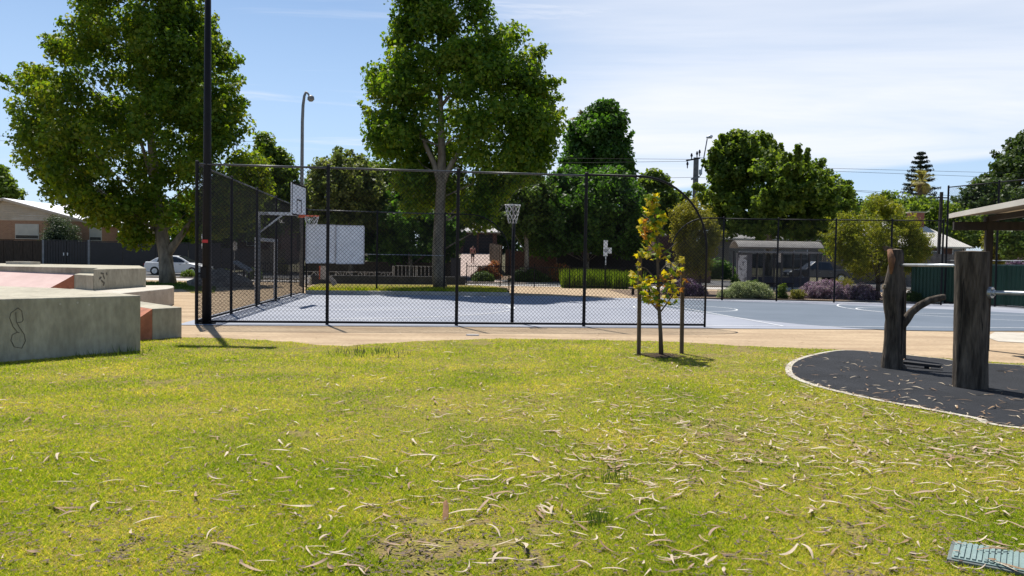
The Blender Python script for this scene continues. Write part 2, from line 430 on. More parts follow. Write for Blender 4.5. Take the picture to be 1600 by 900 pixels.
lf_purple = leafmat('mauve_flower', [(0.21, 0.145, 0.19), (0.32, 0.235, 0.29), (0.45, 0.36, 0.41), (0.18, 0.18, 0.10)], 0.35, (1.2, 1.0, 1.2))
lf_violet = leafmat('violet_flower', [(0.08, 0.045, 0.095), (0.14, 0.08, 0.155), (0.20, 0.13, 0.21), (0.08, 0.09, 0.04)], 0.3, (1.2, 1.0, 1.2))
lf_reed = leafmat('strappy_leaf', [(0.075, 0.13, 0.02), (0.11, 0.17, 0.025), (0.15, 0.19, 0.035)], 0.4, (1.6, 1.6, 0.5))
lf_shrub = leafmat('shrub_leaf', [(0.045, 0.085, 0.018), (0.075, 0.125, 0.024), (0.11, 0.16, 0.03)], 0.35, (1.6, 1.7, 0.6))
lf_grey = leafmat('grey_shrub_leaf', [(0.04, 0.062, 0.038), (0.06, 0.088, 0.05), (0.085, 0.115, 0.06)], 0.25)
lf_red = leafmat('russet_flower', [(0.40, 0.12, 0.05), (0.50, 0.19, 0.09), (0.42, 0.25, 0.11), (0.12, 0.16, 0.04)], 0.4, (1.5, 1.2, 0.8))
lf_grass = leafmat('lawn_blade', [(0.11, 0.20, 0.010), (0.255, 0.36, 0.016), (0.39, 0.445, 0.026), (0.60, 0.50, 0.17)], 0.5, (1.6, 1.5, 0.5), rough=0.7, spec=0.06, patch=0.8)
lf_yellow = leafmat('yellow_leaf', [(0.50, 0.42, 0.025), (0.50, 0.42, 0.025)], 0.5, (1.3, 1.2, 0.5))
lf_lime = leafmat('lime_leaf', [(0.20, 0.27, 0.025), (0.20, 0.27, 0.025)], 0.5, (1.4, 1.4, 0.5))
lf_rust = leafmat('rusty_leaf', [(0.36, 0.185, 0.045), (0.36, 0.185, 0.045)], 0.45, (1.4, 1.1, 0.6))
lf_green = leafmat('green_maple_leaf', [(0.10, 0.18, 0.03), (0.10, 0.18, 0.03)], 0.5, (1.5, 1.5, 0.5))

# ------------------------------------------------------------------ ground
TER = [(-60, 0), (56, 0), (66, 0.35), (72, 0.85), (80, 1.40), (96, 2.45), (130, 2.8), (4000, 2.8)]
def zt(y):
    for (a, za), (b, zb) in zip(TER, TER[1:]):
        if a <= y <= b: return za + (zb - za) * (y - a) / (b - a)
    return 0.0
mb = MB()
xs = [-2500, -300, -100, -50, -20, 0, 20, 50, 100, 300, 2500]
ys = [t[0] for t in TER]
for j in range(len(ys)):
    for i in range(len(xs)): mb.v.append((xs[i], ys[j], TER[j][1]))
nx = len(xs)
for j in range(len(ys) - 1):
    for i in range(nx - 1): mb.f.append((j * nx + i, j * nx + i + 1, (j + 1) * nx + i + 1, (j + 1) * nx + i)); mb.mi.append(0)
tag(mb.build('ground', m_sand), kind='structure')

def sheet(name, pts, z, mat, tri=True):
    bm = bmesh.new()
    vs = [bm.verts.new((p[0], p[1], z if not callable(z) else z(p[1]))) for p in pts]
    f = bm.faces.new(vs); f.normal_update()
    if f.normal.z < 0: f.normal_flip()
    bmesh.ops.triangulate(bm, faces=bm.faces[:])
    me = bpy.data.meshes.new(name); bm.to_mesh(me); bm.free()
    o = link_mesh(name, me, mat)
    return tag(o, kind='structure')

# court frame
C0 = Vector((-7.14, 18.1, 0)); CA = 7.0
E1 = Vector((math.cos(R_(CA)), math.sin(R_(CA)), 0)); E2 = Vector((-E1.y, E1.x, 0))
def cp(u, v, z=0.0):
    p = C0 + E1 * u + E2 * v; return Vector((p.x, p.y, z))

# lawn outline
rub_px = [(1600, 573), (1460, 561), (1380, 553), (1322, 549), (1280, 555), (1248, 565), (1237, 577), (1246, 591), (1290, 607), (1370, 625), (1450, 640), (1530, 655), (1600, 670)]
rub = [G(*p) for p in rub_px]
rub_out = rub + [Vector((7.0, 7.0, 0)), Vector((10.5, 6.2, 0)), Vector((14.5, 6.5, 0)), Vector((15, 10.5, 0))]
def off_poly(pts, d):
    n = len(pts); out = []
    ar = sum(pts[i][0] * pts[(i + 1) % n][1] - pts[(i + 1) % n][0] * pts[i][1] for i in range(n)); sg = 1 if ar > 0 else -1
    for i in range(n):
        a, b, c = (Vector(pts[(i + k) % n][:2]) for k in (-1, 0, 1))
        n1 = (b - a).normalized(); n2 = (c - b).normalized(); t = n1 + n2
        t = t.normalized() if t.length > 1e-6 else n1
        out.append(b + Vector((t.y, -t.x)) * d * sg)
    return out
rub_s = smooth_closed([p[:] for p in rub_out], 5)
rub_edge = off_poly(rub_s, 0.09)
far_px = [(284, 527), (330, 528), (400, 531), (450, 535), (500, 539), (545, 541), (600, 537), (650, 533.5), (720, 531.5), (800, 530), (900, 531), (1000, 533), (1080, 536), (1150, 540), (1230, 544), (1300, 547)]
lawn = [Vector((-6.5, 14.9, 0))] + [G(*p) for p in far_px]
lawn += [Vector((9, 12.6, 0)), Vector((16, 11.0, 0)), Vector((18, 4, 0)), Vector((18, -5, 0)), Vector((-18, -5, 0)), Vector((-18, 7, 0)), Vector((-9, 13.5, 0))]
# ragged far edge
lr = []
for i, p in enumerate(lawn):
    q = lawn[(i + 1) % len(lawn)]; k = max(1, int((q - p).length / 0.25)) if 0 < i < 17 else 1
    for j in range(k):
        t = p.lerp(q, j / k)
        if 0 < i < 17: t = t + Vector((random.uniform(-.05, .05), random.uniform(-.09, .09), 0))
        lr.append(t)
sheet('lawn', lr, 0.006, m_turf)
sheet('rubber_edging', rub_edge, 0.016, m_concl)
sheet('rubber_surface', rub_s, 0.022, m_rubber)

# court
sheet('court', [cp(-0.35, -0.33), cp(30, -0.33), cp(30.5, 15.0), cp(13, 15.4), cp(11, 16.6), cp(-0.35, 16.6)], 0.012, m_court)
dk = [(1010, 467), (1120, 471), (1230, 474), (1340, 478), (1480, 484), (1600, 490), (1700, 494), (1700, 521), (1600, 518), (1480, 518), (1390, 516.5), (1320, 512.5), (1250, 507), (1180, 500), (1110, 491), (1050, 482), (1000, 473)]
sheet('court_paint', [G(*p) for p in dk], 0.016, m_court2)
# lines
mb = MB()
def ribbon(pts, w, z, mb):
    n = len(pts); vs = []
    for i, p in enumerate(pts):
        d = (pts[min(i + 1, n - 1)] - pts[max(i - 1, 0)]).normalized(); s = Vector((-d.y, d.x, 0)) * w / 2
        vs += [(p.x + s.x, p.y + s.y, z), (p.x - s.x, p.y - s.y, z)]
    mb.add(vs, [(2 * i, 2 * i + 1, 2 * i + 3, 2 * i + 2) for i in range(n - 1)])
def arc(cu, cvv, r, a0, a1, n=28):
    return [cp(cu + r * math.cos(a0 + (a1 - a0) * i / n), cvv + r * math.sin(a0 + (a1 - a0) * i / n)) for i in range(n + 1)]
VM = 7.9; LW = 0.06
for (pts, w) in [([cp(14.2, 0.4), cp(14.2, 14.9)], LW), ([cp(0.45, 0.4), cp(14.16, 0.4)], LW), ([cp(14.24, 0.4), cp(28.4, 0.4)], LW), ([cp(0.45, 14.95), cp(28.4, 14.95)], LW),
                 ([cp(0.45, 0.45), cp(0.45, 14.9)], LW), ([cp(28.4, 0.45), cp(28.4, 14.9)], LW),
                 (arc(14.2, VM, 1.75, 0.02, pi - 0.02), LW), (arc(14.2, VM, 1.75, pi + 0.02, 2 * pi - 0.02), LW),
                 (arc(26.9, VM, 6.2, pi / 2 + .1, 3 * pi / 2 - .1), LW), (arc(22.6, VM, 1.8, pi / 2, 3 * pi / 2), LW), ([cp(22.6, VM - 1.8), cp(28.3, VM - 2.9)], LW), ([cp(22.6, VM + 1.8), cp(28.3, VM + 2.9)], LW),
                 (arc(2.0, VM, 6.2, -pi / 2 + .1, pi / 2 - .1), LW), (arc(6.3, VM, 1.8, -pi / 2, pi / 2), LW), ([cp(6.3, VM - 1.8), cp(0.5, VM - 2.9)], LW), ([cp(6.3, VM + 1.8), cp(0.5, VM + 2.9)], LW)]:
    ribbon(pts, w, 0.0205, mb)
tag(mb.build('court_lines', m_line, fixn=False), kind='structure')

# kerb, raised grass strip, garden soil, street
ka, kb = G(478, 460), G(796, 463)
kd = (kb - ka).normalized(); kn = Vector((-kd.y, kd.x, 0))
mb = MB(); mb.obox((ka + kb) / 2 + kn * 0.12, kd, kn, (kb - ka).length / 2, 0.12, 0, 0.17)
tag(mb.build('kerb', m_concl, bevel=0.02), kind='structure')
bank = [ka + kn * 0.245, kb + kn * 0.245, kb + kn * 3.2 + kd * 0.4, kb + kn * 7.0 - kd * 0.5, ka + kn * 7.0, ka + kn * 3]
mb = MB(); mb.poly(bank, 0, [0.16, 0.16, 0.26, 0.26, 0.26, 0.26])
tag(mb.build('grass_bank', m_turf), kind='structure')
sheet('garden_soil', [G(1040, 468), G(1130, 470.5), G(1213, 472), G(1303, 474), G(1400, 477), G(1440, 478), Vector((19.5, 37.5, 0)), Vector((19, 47, 0)), Vector((5.5, 46, 0)), Vector((5.6, 37, 0))], 0.008, m_soil)
sheet('footpath', [(-60, 49.6), (60, 49.6), (60, 54.3), (-60, 54.3)], 0.01, m_path)
mb = MB(); mb.box(-60, 60, 54.6, 54.75, 0, 0.11); tag(mb.build('street_kerb', m_concl), kind='structure')
sheet('road', [(-60, 54.9), (60, 54.9), (60, 63.5), (-60, 63.5)], lambda y: zt(y) + 0.012, m_asph)
sheet('yard', [(-70, 63.6), (70, 63.6), (70, 66), (70, 72), (70, 80), (70, 96), (70, 125), (-70, 125), (-70, 96), (-70, 80), (-70, 72), (-70, 66)], lambda y: zt(y) + 0.008, M('yard_soil_shade', (.085, .085, .035), .95, scale=1.2, col2=(.06, .045, .025), bump=.5, bscale=10))  # soil colour darkened to carry the shade over the front yards
sheet('garden_bed', [(-2.6, 56.5), (9.5, 56.5), (9.5, 65), (-1.2, 65)], lambda y: zt(y) + 0.03, m_soil)
dv = [G(700, 437), G(792, 437)]
dl = at(722, 400, 95); dr = at(768, 398, 95)
mb = MB()
prev = None
for (yy) in (54.9, 60, 66, 72, 80, 88, 96):
    t = (yy - 54.9) / (96 - 54.9)
    a = Vector((-4.9 + (dl.x + 4.9) * t, yy, zt(yy) + 0.022)); b = Vector((-0.6 + (dr.x + 0.6) * t, yy, zt(yy) + 0.022))
    mb.v += [tuple(a), tuple(b)]
k = len(mb.v) // 2
mb.f = [(2 * i, 2 * i + 1, 2 * i + 3, 2 * i + 2) for i in range(k - 1)]; mb.mi = [0] * (k - 1)
tag(mb.build('driveway', m_pave), kind='structure')
sheet('roadside_turf', [G(150, 455), G(285, 452), G(300, 458), G(335, 458), G(340, 443), G(255, 441), G(120, 441)], 0.007, m_turf)
sheet('front_verge', [(-60, 66.5), (-24, 66.5), (-24, 71.6), (-60, 71.6)], lambda y: zt(y) + 0.02, m_turf)
sheet('apron_slab', [G(1555, 519), G(1700, 523), G(1700, 541), G(1560, 534), G(1540, 527)], 0.009, m_concl)

# ------------------------------------------------------------------ lawn grass (stuff)
def blades(name, n, ymin, ymax, w, h, mat, dens_pow=1.0, keep=None, xr=0.74):
    u = RNG.random(n); y = ymin * (ymax / ymin) ** (u ** dens_pow)
    x = (RNG.random(n) * 2 - 1) * (y * xr + 0.4)
    ok = inpoly(x, y, [tuple(p[:2]) for p in lr]) & ~(inpoly(x, y, [tuple(p) for p in rub_edge]) & ((RNG.random(n) < .8) | inpoly(x, y, [tuple(p) for p in rub_s])))
    bare = vnoise(x, y, 1.7) * 0.5 + vnoise(x + 9, y + 4, 6.0) * 0.5
    edge = np.clip((y - 12.5) / 3.5, 0, 1) * 0.16
    ok &= (bare - edge > 0.145 + .10 * RNG.random(n)) | (RNG.random(n) < 0.08)
    if keep is not None: ok &= keep(x, y)
    x, y = x[ok], y[ok]; n = len(x)
    a = RNG.random(n) * 2 * pi; lean = 0.5 + RNG.random(n) * 1.5
    hh = h * (0.5 + RNG.random(n) * 0.8) * (0.75 + 0.5 * vnoise(x, y, 0.9)); ww = w * (0.6 + RNG.random(n) * 0.8) * (0.65 + y * 0.085)
    b = RNG.random(n) * 2 * pi
    v = np.zeros((n, 3, 3), np.float32)
    v[:, 0, 0] = x - np.cos(a) * ww / 2; v[:, 0, 1] = y - np.sin(a) * ww / 2; v[:, 0, 2] = 0.004
    v[:, 1, 0] = x + np.cos(a) * ww / 2; v[:, 1, 1] = y + np.sin(a) * ww / 2; v[:, 1, 2] = 0.004
    v[:, 2, 0] = x + np.cos(b) * hh * lean * 0.8; v[:, 2, 1] = y + np.sin(b) * hh * lean * 0.8; v[:, 2, 2] = hh
    o = np_mesh(name, v.reshape(-1, 3), np.arange(n * 3).reshape(-1, 3), mat)
    return o
o = blades('lawn_grass', 900000, 3.2, 16.3, 0.0055, 0.026, lf_grass, 1.0)
tag(o, 'short mown yellow green lawn grass in front of the sandy path', 'grass', kind='stuff')

# grass on the bank behind the court
def patch_blades(name, poly, n, z, w, h, mat):
    P = np.array([p[:2] for p in poly]); lo, hi = P.min(0), P.max(0)
    x = RNG.uniform(lo[0], hi[0], n); y = RNG.uniform(lo[1], hi[1], n)
    ok = inpoly(x, y, [tuple(p) for p in P]); x, y = x[ok], y[ok]; n = len(x)
    zz = np.array([z(v) for v in y]) if callable(z) else np.full(n, z)
    a = RNG.random(n) * 2 * pi; b = RNG.random(n) * 2 * pi; hh = h * (0.5 + RNG.random(n)); ww = w * (0.6 + .8 * RNG.random(n))
    v = np.zeros((n, 3, 3), np.float32)
    v[:, 0] = np.stack([x - np.cos(a) * ww / 2, y - np.sin(a) * ww / 2, zz], 1)
    v[:, 1] = np.stack([x + np.cos(a) * ww / 2, y + np.sin(a) * ww / 2, zz], 1)
    v[:, 2] = np.stack([x + np.cos(b) * hh * .6, y + np.sin(b) * hh * .6, zz + hh], 1)
    return np_mesh(name, v.reshape(-1, 3), np.arange(n * 3).reshape(-1, 3), mat)
tag(patch_blades('bank_grass', [ka + kn * 0.3, kb + kn * 0.3, kb + kn * 5, ka + kn * 5], 26000, 0.16, 0.03, 0.10, lf_grass), 'grass growing on the strip behind the back kerb', 'grass', kind='stuff')
tag(patch_blades('verge_grass', [G(150, 455), G(285, 452), G(335, 458), G(340, 443), G(255, 441), G(120, 441)], 15000, 0.005, 0.04, 0.09, lf_shrub), 'grass round the foot of the left plane tree', 'grass', kind='stuff')
pv = [at(112, 410, 68), at(172, 410, 68), at(172, 410, 71), at(112, 410, 71)]
tag(patch_blades('weedy_grass', pv, 2500, lambda y: zt(y), 0.07, 0.55, lf_reed), 'taller weedy grass before the dark gates', 'grass', kind='stuff')

# ------------------------------------------------------------------ fallen gum leaves
def leaf_strip(L, w, bend, curl, twist, seg=7, ends=0.10):
    v = []; f = []
    ang = -bend / 2; x = y = 0.0
    for i in range(seg + 1):
        t = i / seg
        wid = w * (ends + (1 - ends) * math.sin(pi * min(1, max(0, t * 0.94 + 0.03))))
        z = curl * L * (4 * (t - 0.5) ** 2) * 0.5 if curl > 0 else -curl * L * (1 - 4 * (t - 0.5) ** 2) * 0.4
        nx_, ny_ = -math.sin(ang), math.cos(ang); tw = twist * (t - 0.5)
        for s in (-1, 1):
            v.append((x + nx_ * s * wid / 2 * math.cos(tw), y + ny_ * s * wid / 2 * math.cos(tw), z + s * wid / 2 * math.sin(tw) + wid * 0.35))
        x += math.cos(ang) * L / seg; y += math.sin(ang) * L / seg; ang += bend / seg
    cx = sum(p[0] for p in v) / len(v); cy = sum(p[1] for p in v) / len(v)
    v = [(p[0] - cx, p[1] - cy, p[2]) for p in v]
    f = [(2 * i, 2 * i + 2, 2 * i + 3, 2 * i + 1) for i in range(seg)]
    return v, f
m_lpale = M('bleached_leaf', (0.56, 0.47, 0.345), 0.8, scale=14, col2=(0.36, 0.28, 0.19), spec=0.3, space='object')
m_lbrown = M('brown_leaf', (0.30, 0.19, 0.10), 0.7, scale=8, col2=(0.17, 0.10, 0.055), spec=0.3, space='object')
m_lbark = M('pinkish_bark', (0.40, 0.28, 0.19), 0.8, scale=8, col2=(0.24, 0.155, 0.10), space='object')
VAR = []
for i in range(14):
    VAR.append(leaf_strip(random.uniform(.075, .165), random.uniform(.008, .015), random.uniform(.3, 1.7), random.choice([random.uniform(-.22, -.05), random.uniform(.05, .28)]), random.uniform(-1.5, 1.5)))
for i in range(4):
    VAR.append(leaf_strip(random.uniform(.035, .08), random.uniform(.010, .022), random.uniform(.2, .9), random.uniform(-.3, .3), random.uniform(-1.8, 1.8)))
for i in range(4):
    VAR.append(leaf_strip(random.uniform(.12, .23), random.uniform(.010, .022), random.uniform(.3, 1.0), random.uniform(-.2, .25), random.uniform(-1.6, 1.6), ends=0.35))
def litter_samples(n):
    out = []
    while len(out) < n:
        px = random.uniform(-120, 1720); py = 535 + 365 * random.random() ** 0.85
        p = G(px, py)
        if not bool(inpoly(np.array([p.x]), np.array([p.y]), [tuple(q[:2]) for q in lr])[0]): continue
        on_rub = bool(inpoly(np.array([p.x]), np.array([p.y]), [tuple(q) for q in rub_edge])[0])
        d = 0.12 + 0.88 * min(1, max(0, (px - 250) / 850)) ** 1.25
        d *= 0.4 + 1.1 * max(0, float(vnoise(p.x, p.y, 1.1)) - 0.25)
        if px > 950 and 550 < py < 740: d *= 2.1
        if on_rub: d *= 0.30
        if py > 730: d *= max(.22, 1 - (py - 730) / 130)
        if random.random() < min(1, d): out.append((p.y, p.x, on_rub))
    return out
lit = litter_samples(3000)
for q in rub_edge:                                   # drift along the rubber's edge
    if 0 < q.y < 14 and abs(q.x) < q.y * .7:
        for k in range(3): lit.append((q.y + random.gauss(0, .09), q.x + random.gauss(0, .09), False))
for k in range(90):                                  # a few on the sandy path
    p = G(random.uniform(300, 1600), random.uniform(514, 545)); lit.append((p.y, p.x, False))
lit.sort()
# extra hand-placed pieces seen large in the photo
for (px, py) in [(232, 820), (205, 842), (205, 800), (185, 803), (150, 638), (185, 612), (170, 608), (280, 868), (330, 838), (415, 885), (540, 780), (465, 760), (440, 740), (465, 798), (470, 765), (800, 836), (870, 840), (905, 850), (930, 850), (830, 882), (765, 890), (975, 885), (1080, 890), (1065, 760), (970, 708), (985, 730), (920, 735), (905, 770), (1040, 800), (1330, 870), (1460, 850), (1320, 835), (580, 845), (640, 800)]:
    p = G(px, py); lit.append((p.y, p.x, False))
meshes = {}
def vmesh(i, mi):
    if (i, mi) not in meshes:
        v, f = VAR[i]; me = bpy.data.meshes.new('gum_leaf'); me.from_pydata(v, [], f); me.materials.append((m_lpale, m_lbrown, m_lbark)[mi])
        me.polygons.foreach_set('use_smooth', [True] * len(me.polygons)); meshes[(i, mi)] = me
    return meshes[(i, mi)]
lit.sort()
rest = [([], []) for _ in range(3)]
nind = 0
LAB = {(0, 0): ('pale bleached gum leaf curled up on the lawn grass', 'bleached gum leaves fallen on the lawn'),
       (1, 0): ('brown dry gum leaf lying on the lawn grass', 'brown gum leaves fallen on the lawn'),
       (2, 0): ('pinkish tan strip of bark lying on the lawn grass', 'pinkish bark strips fallen on the lawn'),
       (0, 1): ('pale bleached gum leaf lying on the black rubber', 'bleached gum leaves fallen on the rubber'),
       (1, 1): ('brown dry gum leaf lying on the black rubber', 'brown gum leaves fallen on the rubber'),
       (2, 1): ('pinkish tan strip of bark lying on the black rubber', 'pinkish bark strips fallen on the rubber')}
for (y, x, rb) in lit:
    i = random.randrange(len(VAR)); mi = random.choices((0, 1, 2), (0.50, 0.38, 0.12))[0]
    if i >= 18: mi = random.choice((2, 0, 1))
    sc = random.uniform(0.8, 1.35); rz = random.gauss(0, 0.9) if random.random() < .6 else random.uniform(0, 2 * pi)
    z = 0.024 if rb else random.uniform(0.012, 0.03)
    vis = abs(x) < y * 0.66 and y > 3.9
    if nind < 296 and vis:
        o = bpy.data.objects.new('gum_leaf', vmesh(i, mi)); COL.objects.link(o)
        o.location = (x, y, z); o.rotation_euler = (random.uniform(-.2, .2), random.uniform(-.2, .2), rz); o.scale = (sc,) * 3
        tag(o, LAB[(mi, int(rb))][0], 'fallen leaf' if mi < 2 else 'bark strip', LAB[(mi, int(rb))][1]); nind += 1
    else:
        v, f = VAR[i]; R3 = Matrix.Rotation(rz, 3, 'Z') @ Matrix.Rotation(random.uniform(-.2, .2), 3, 'X')
        vs, fs = rest[mi]; k = len(vs)
        for q in v:
            w = R3 @ (Vector(q) * sc); vs.append((w.x + x, w.y + y, w.z + z))
        fs += [tuple(j + k for j in ff) for ff in f]
mb = MB()
for mi in range(3): mb.add(rest[mi][0], rest[mi][1], mi)
tag(mb.build('leaf_litter', [m_lpale, m_lbrown, m_lbark], smooth=True, fixn=False), 'small fallen gum leaves strewn thick over the farther lawn', 'leaf litter', kind='stuff')
# mulch bits in the bare patches
n = 22000; u = RNG.random(n); y = 3.6 * (16.5 / 3.6) ** u; x = (RNG.random(n) * 2 - 1) * y * .72
ok = inpoly(x, y, [tuple(p[:2]) for p in lr]) & ~inpoly(x, y, [tuple(p) for p in rub_edge])
bare = vnoise(x, y, 1.7) * 0.5 + vnoise(x + 9, y + 4, 6.0) * 0.5
ok &= (bare < 0.29) | (RNG.random(n) < 0.42)
x, y = x[ok], y[ok]; n = len(x); a = RNG.random(n) * 2 * pi; L = .012 + RNG.random(n) * .03; w = .003 + RNG.random(n) * .005
z = 0.012 + RNG.random(n) * .02
v = np.zeros((n, 4, 3), np.float32); dx, dy = np.cos(a), np.sin(a)
for k, (s, t) in enumerate(((-1, -1), (1, -1), (1, 1), (-1, 1))):
    v[:, k] = np.stack([x + dx * s * L / 2 - dy * t * w, y + dy * s * L / 2 + dx * t * w, z + s * .006 * (RNG.random(n) - .3)], 1)
tag(np_mesh('twig_litter', v.reshape(-1, 3), np.arange(n * 4).reshape(-1, 4), M('twig', (0.16, 0.11, 0.075), 0.9, scale=12, col2=(0.07, 0.05, 0.04))), 'twigs and crumbs of bark in the bare lawn patches', 'twig litter', kind='stuff')
# upright chip of orange bark
p = G(695, 816)
mb = MB(); mb.extr([p + Vector((-.016, 0, 0)), p + Vector((.018, 0.003, 0)), p + Vector((.016, .06, .075)), p + Vector((.002, .085, .11)), p + Vector((-.016, .08, .1))], (0.002, .006, -.004))
tag(mb.build('bark_chip', M('orange_bark', (0.52, 0.27, 0.13), 0.8, scale=30, var=.3), origin=p), 'orange brown bark chip standing upright in the grass', 'bark chip')
# longer tufts
def tuft(name, p, n, h, r, w, mat, label, cat='grass tuft', group=None):
    v = np.zeros((n, 3, 3), np.float32)
    a = RNG.random(n) * 2 * pi; rr = r * np.sqrt(RNG.random(n)); b = RNG.random(n) * 2 * pi; hh = h * (.5 + .5 * RNG.random(n)); c = RNG.random(n) * 2 * pi
    x = p[0] + np.cos(a) * rr; y = p[1] + np.sin(a) * rr * .7
    ww = w * (.7 + .6 * RNG.random(n)); sp = hh * (.1 + .5 * RNG.random(n))
    v[:, 0] = np.stack([x - np.cos(c) * ww / 2, y - np.sin(c) * ww / 2, np.full(n, p[2])], 1)
    v[:, 1] = np.stack([x + np.cos(c) * ww / 2, y + np.sin(c) * ww / 2, np.full(n, p[2])], 1)
    v[:, 2] = np.stack([x + np.cos(b) * sp, y + np.sin(b) * sp, p[2] + hh], 1)
    return tag(np_mesh(name, v.reshape(-1, 3), np.arange(n * 3).reshape(-1, 3), mat, origin=p), label, cat, group)
tuft('grass_tuft', G(930, 818), 70, 0.15, 0.10, 0.007, lf_shrub, 'dark green tuft of longer grass nearest the camera, amid curled leaves')
tuft('grass_tuft', G(957, 752), 60, 0.13, 0.14, 0.007, lf_shrub, 'low dark tuft of longer grass just behind the nearest tuft')
tuft('grass_tuft', G(582, 555), 110, 0.18, 0.7, 0.012, lf_grey, 'wide thin tuft of grey green weeds near the sandy path')['kind'] = 'stuff'
tuft('grass_tuft', G(650, 790), 30, 0.10, 0.10, 0.006, lf_shrub, 'small tuft of longer grass beside the upright bark chip')
for (px, py, hh) in [(150, 558, .16), (200, 549, .2), (60, 566, .12)]:
    pass
o = tuft('grass_tuft', G(165, 553.5), 160, 0.16, 0.75, 0.012, lf_shrub, 'shaded tuft of grass against the front skate block'); o['kind'] = 'stuff'

# white scrap on the path
p = G(738, 524.5)
mb = MB(); mb.poly([p + Vector((-.13, -.02, 0)), p + Vector((.12, -.03, 0)), p + Vector((.14, .03, 0)), p + Vector((-.1, .04, 0))], 0.003, 0.03)
tag(mb.build('litter_scrap', m_white, origin=p), 'flat white scrap lying on the sandy path', 'scrap')

# ------------------------------------------------------------------ valve box lid in the grass
c = Vector((2.49, 4.42, 0)); ax = Vector((.84, -.54, 0)); ay = Vector((-.54, -.84, 0))
t = thing('valve_box', (c.x, c.y, 0), 'pale teal ribbed valve box lid set flush in the grass', 'valve box lid')
cc = c + ax * .26 + ay * .16
mb = MB(); mb.obox(cc, ax, ay, .27, .165, 0.0, 0.026); mb.build('collar', M('grey_plastic', (.12, .14, .13), .6), t, bevel=.004)
mb = MB(); mb.obox(cc, ax, ay, .25, .147, 0.027, 0.034); mb.build('lid', m_teal, t, bevel=.003)
for i in range(18):
    mb = MB(); mb.obox(cc + ax * (-.23 + i * .027), ax, ay, .008, .135, 0.0345, 0.042); mb.build('rib', m_teal, t)
for k in range(9):
    i = random.randrange(len(VAR)); o = bpy.data.objects.new('gum_leaf', vmesh(i, random.choice((0, 1, 2)))); COL.objects.link(o)
    q = cc + ax * random.uniform(-.25, .15) + ay * random.uniform(-.15, .17); o.location = (q.x, q.y, .042); o.rotation_euler = (0, 0, random.gauss(-.6, .5))
    tag(o, 'dry gum leaf lying on the teal valve box lid', 'fallen leaf', 'gum leaves on the valve box lid')

# ------------------------------------------------------------------ skate blocks
def v2(p): return Vector((p[0], p[1], 0))
a0 = G(220, 548.5); a1 = G(0, 567)
sA = (a0 - a1).normalized(); tA = Vector((-sA.y, sA.x, 0))
fl = a0 - sA * 7.5
t = thing('skate_block', tuple(a0), 'large plain concrete skate block, frontmost, with a drawn figure on its face', 'skate block')
zA = 0.90
pts = [a0, G(146, 454, zA), G(88, 450, zA), G(0, 447, zA), Vector((-15, 15.2, 0)), fl + tA * 3.5, fl]
mb = MB(); mb.poly([v2(p) for p in pts], -0.05, zA); mb.build('block_body', m_conc, t, bevel=.018)
nA = -tA if tA.y > 0 else tA
nA = Vector((sA.y, -sA.x, 0))
mb = MB()
def facept(px, py):       # a point on the block's front face
    d = ray(px, py); k = (a0 - Vector((0, 0, CAM_H))).dot(nA) / d.dot(nA); return Vector((0, 0, CAM_H)) + d * k + nA * 0.004
gz = [(25, 440), (25, 462), (35, 474), (35, 481), (25, 482), (19, 497), (20, 505)]
fig = [[(24, 492), (26, 505), (30, 510), (38, 523)], [(15.5, 495), (17, 487), (28, 481), (35, 486), (36, 500), (28, 506)], []]
for (px, py) in [(94, 475), (121, 473), (139, 476)]:
    c_ = facept(px, py); mb2 = MB(); mb2.tube([c_ - nA * .002, c_ + nA * .001], .016, 10); mb2.build('tie_hole', m_concl, t)
loop = [(28, 480.5), (34, 487), (35.5, 501), (29, 506), (26, 503), (26, 491)]
fig = [[(15, 497), (17, 489), (28, 481), (34, 486), (36, 500), (34, 503), (27, 504)], [(24.5, 488), (25.5, 503), (30, 511), (38, 523), (39.5, 533), (34, 544), (22, 542), (19, 535)], [(15, 497), (20, 510), (27, 519), (19, 523), (17, 532), (22, 542)], [(27, 519), (30, 520)]]
for ln in fig:
    pp = [facept(*q) for q in ln]
    for a, b in zip(pp, pp[1:]): mb.bar(a, b, 0.0085, 0.003, up=tuple(nA))
mb.build('drawn_figure', M('marker_ink', (0.115, 0.105, 0.082), .85), t)
# low block with an orange painted end
d0 = G(284, 527); d1 = G(238, 531); d2 = G(221, 532.5)
t = thing('skate_block', tuple(d0), 'low concrete skate block with orange painted corner, right beside the lawn', 'skate block')
zD = 0.57
mb = MB(); mb.poly([v2(d0), G(284, 480, zD).xy.to_3d() if False else v2(d0 + Vector((-1.6, 1.75, 0))), v2(d1 + Vector((-1.6, 1.75, 0))), v2(d1)], -.05, zD); mb.build('block_body', m_conc, t, bevel=.012)
mb = MB(); q = (d2 - d1)
mb.poly([v2(d1 + q * 0.01), v2(d1 + Vector((-1.6, 1.75, 0)) + q * 0.01), v2(d1 + q * 2.0 + Vector((-1.6, 1.75, 0))), v2(d1 + q * 2.0)], -.05, [zD - .005, zD - .005, zD - .25, zD - .25]); mb.build('ramp_end', m_orange, t)
# middle ledge
zC = 0.55
t = thing('skate_ledge', tuple(G(272, 476)), 'tan concrete skate ledge with rounded end, between the low block and the tall deck', 'skate ledge')
mb = MB(); mb.poly([v2(G(*p, zC)) for p in [(185, 458.5), (262, 451), (269, 449.5), (272, 448), (270, 446.5), (262, 445.7), (222, 446), (100, 452)]], 0, zC); mb.build('ledge_body', m_concl, t, bevel=.015)
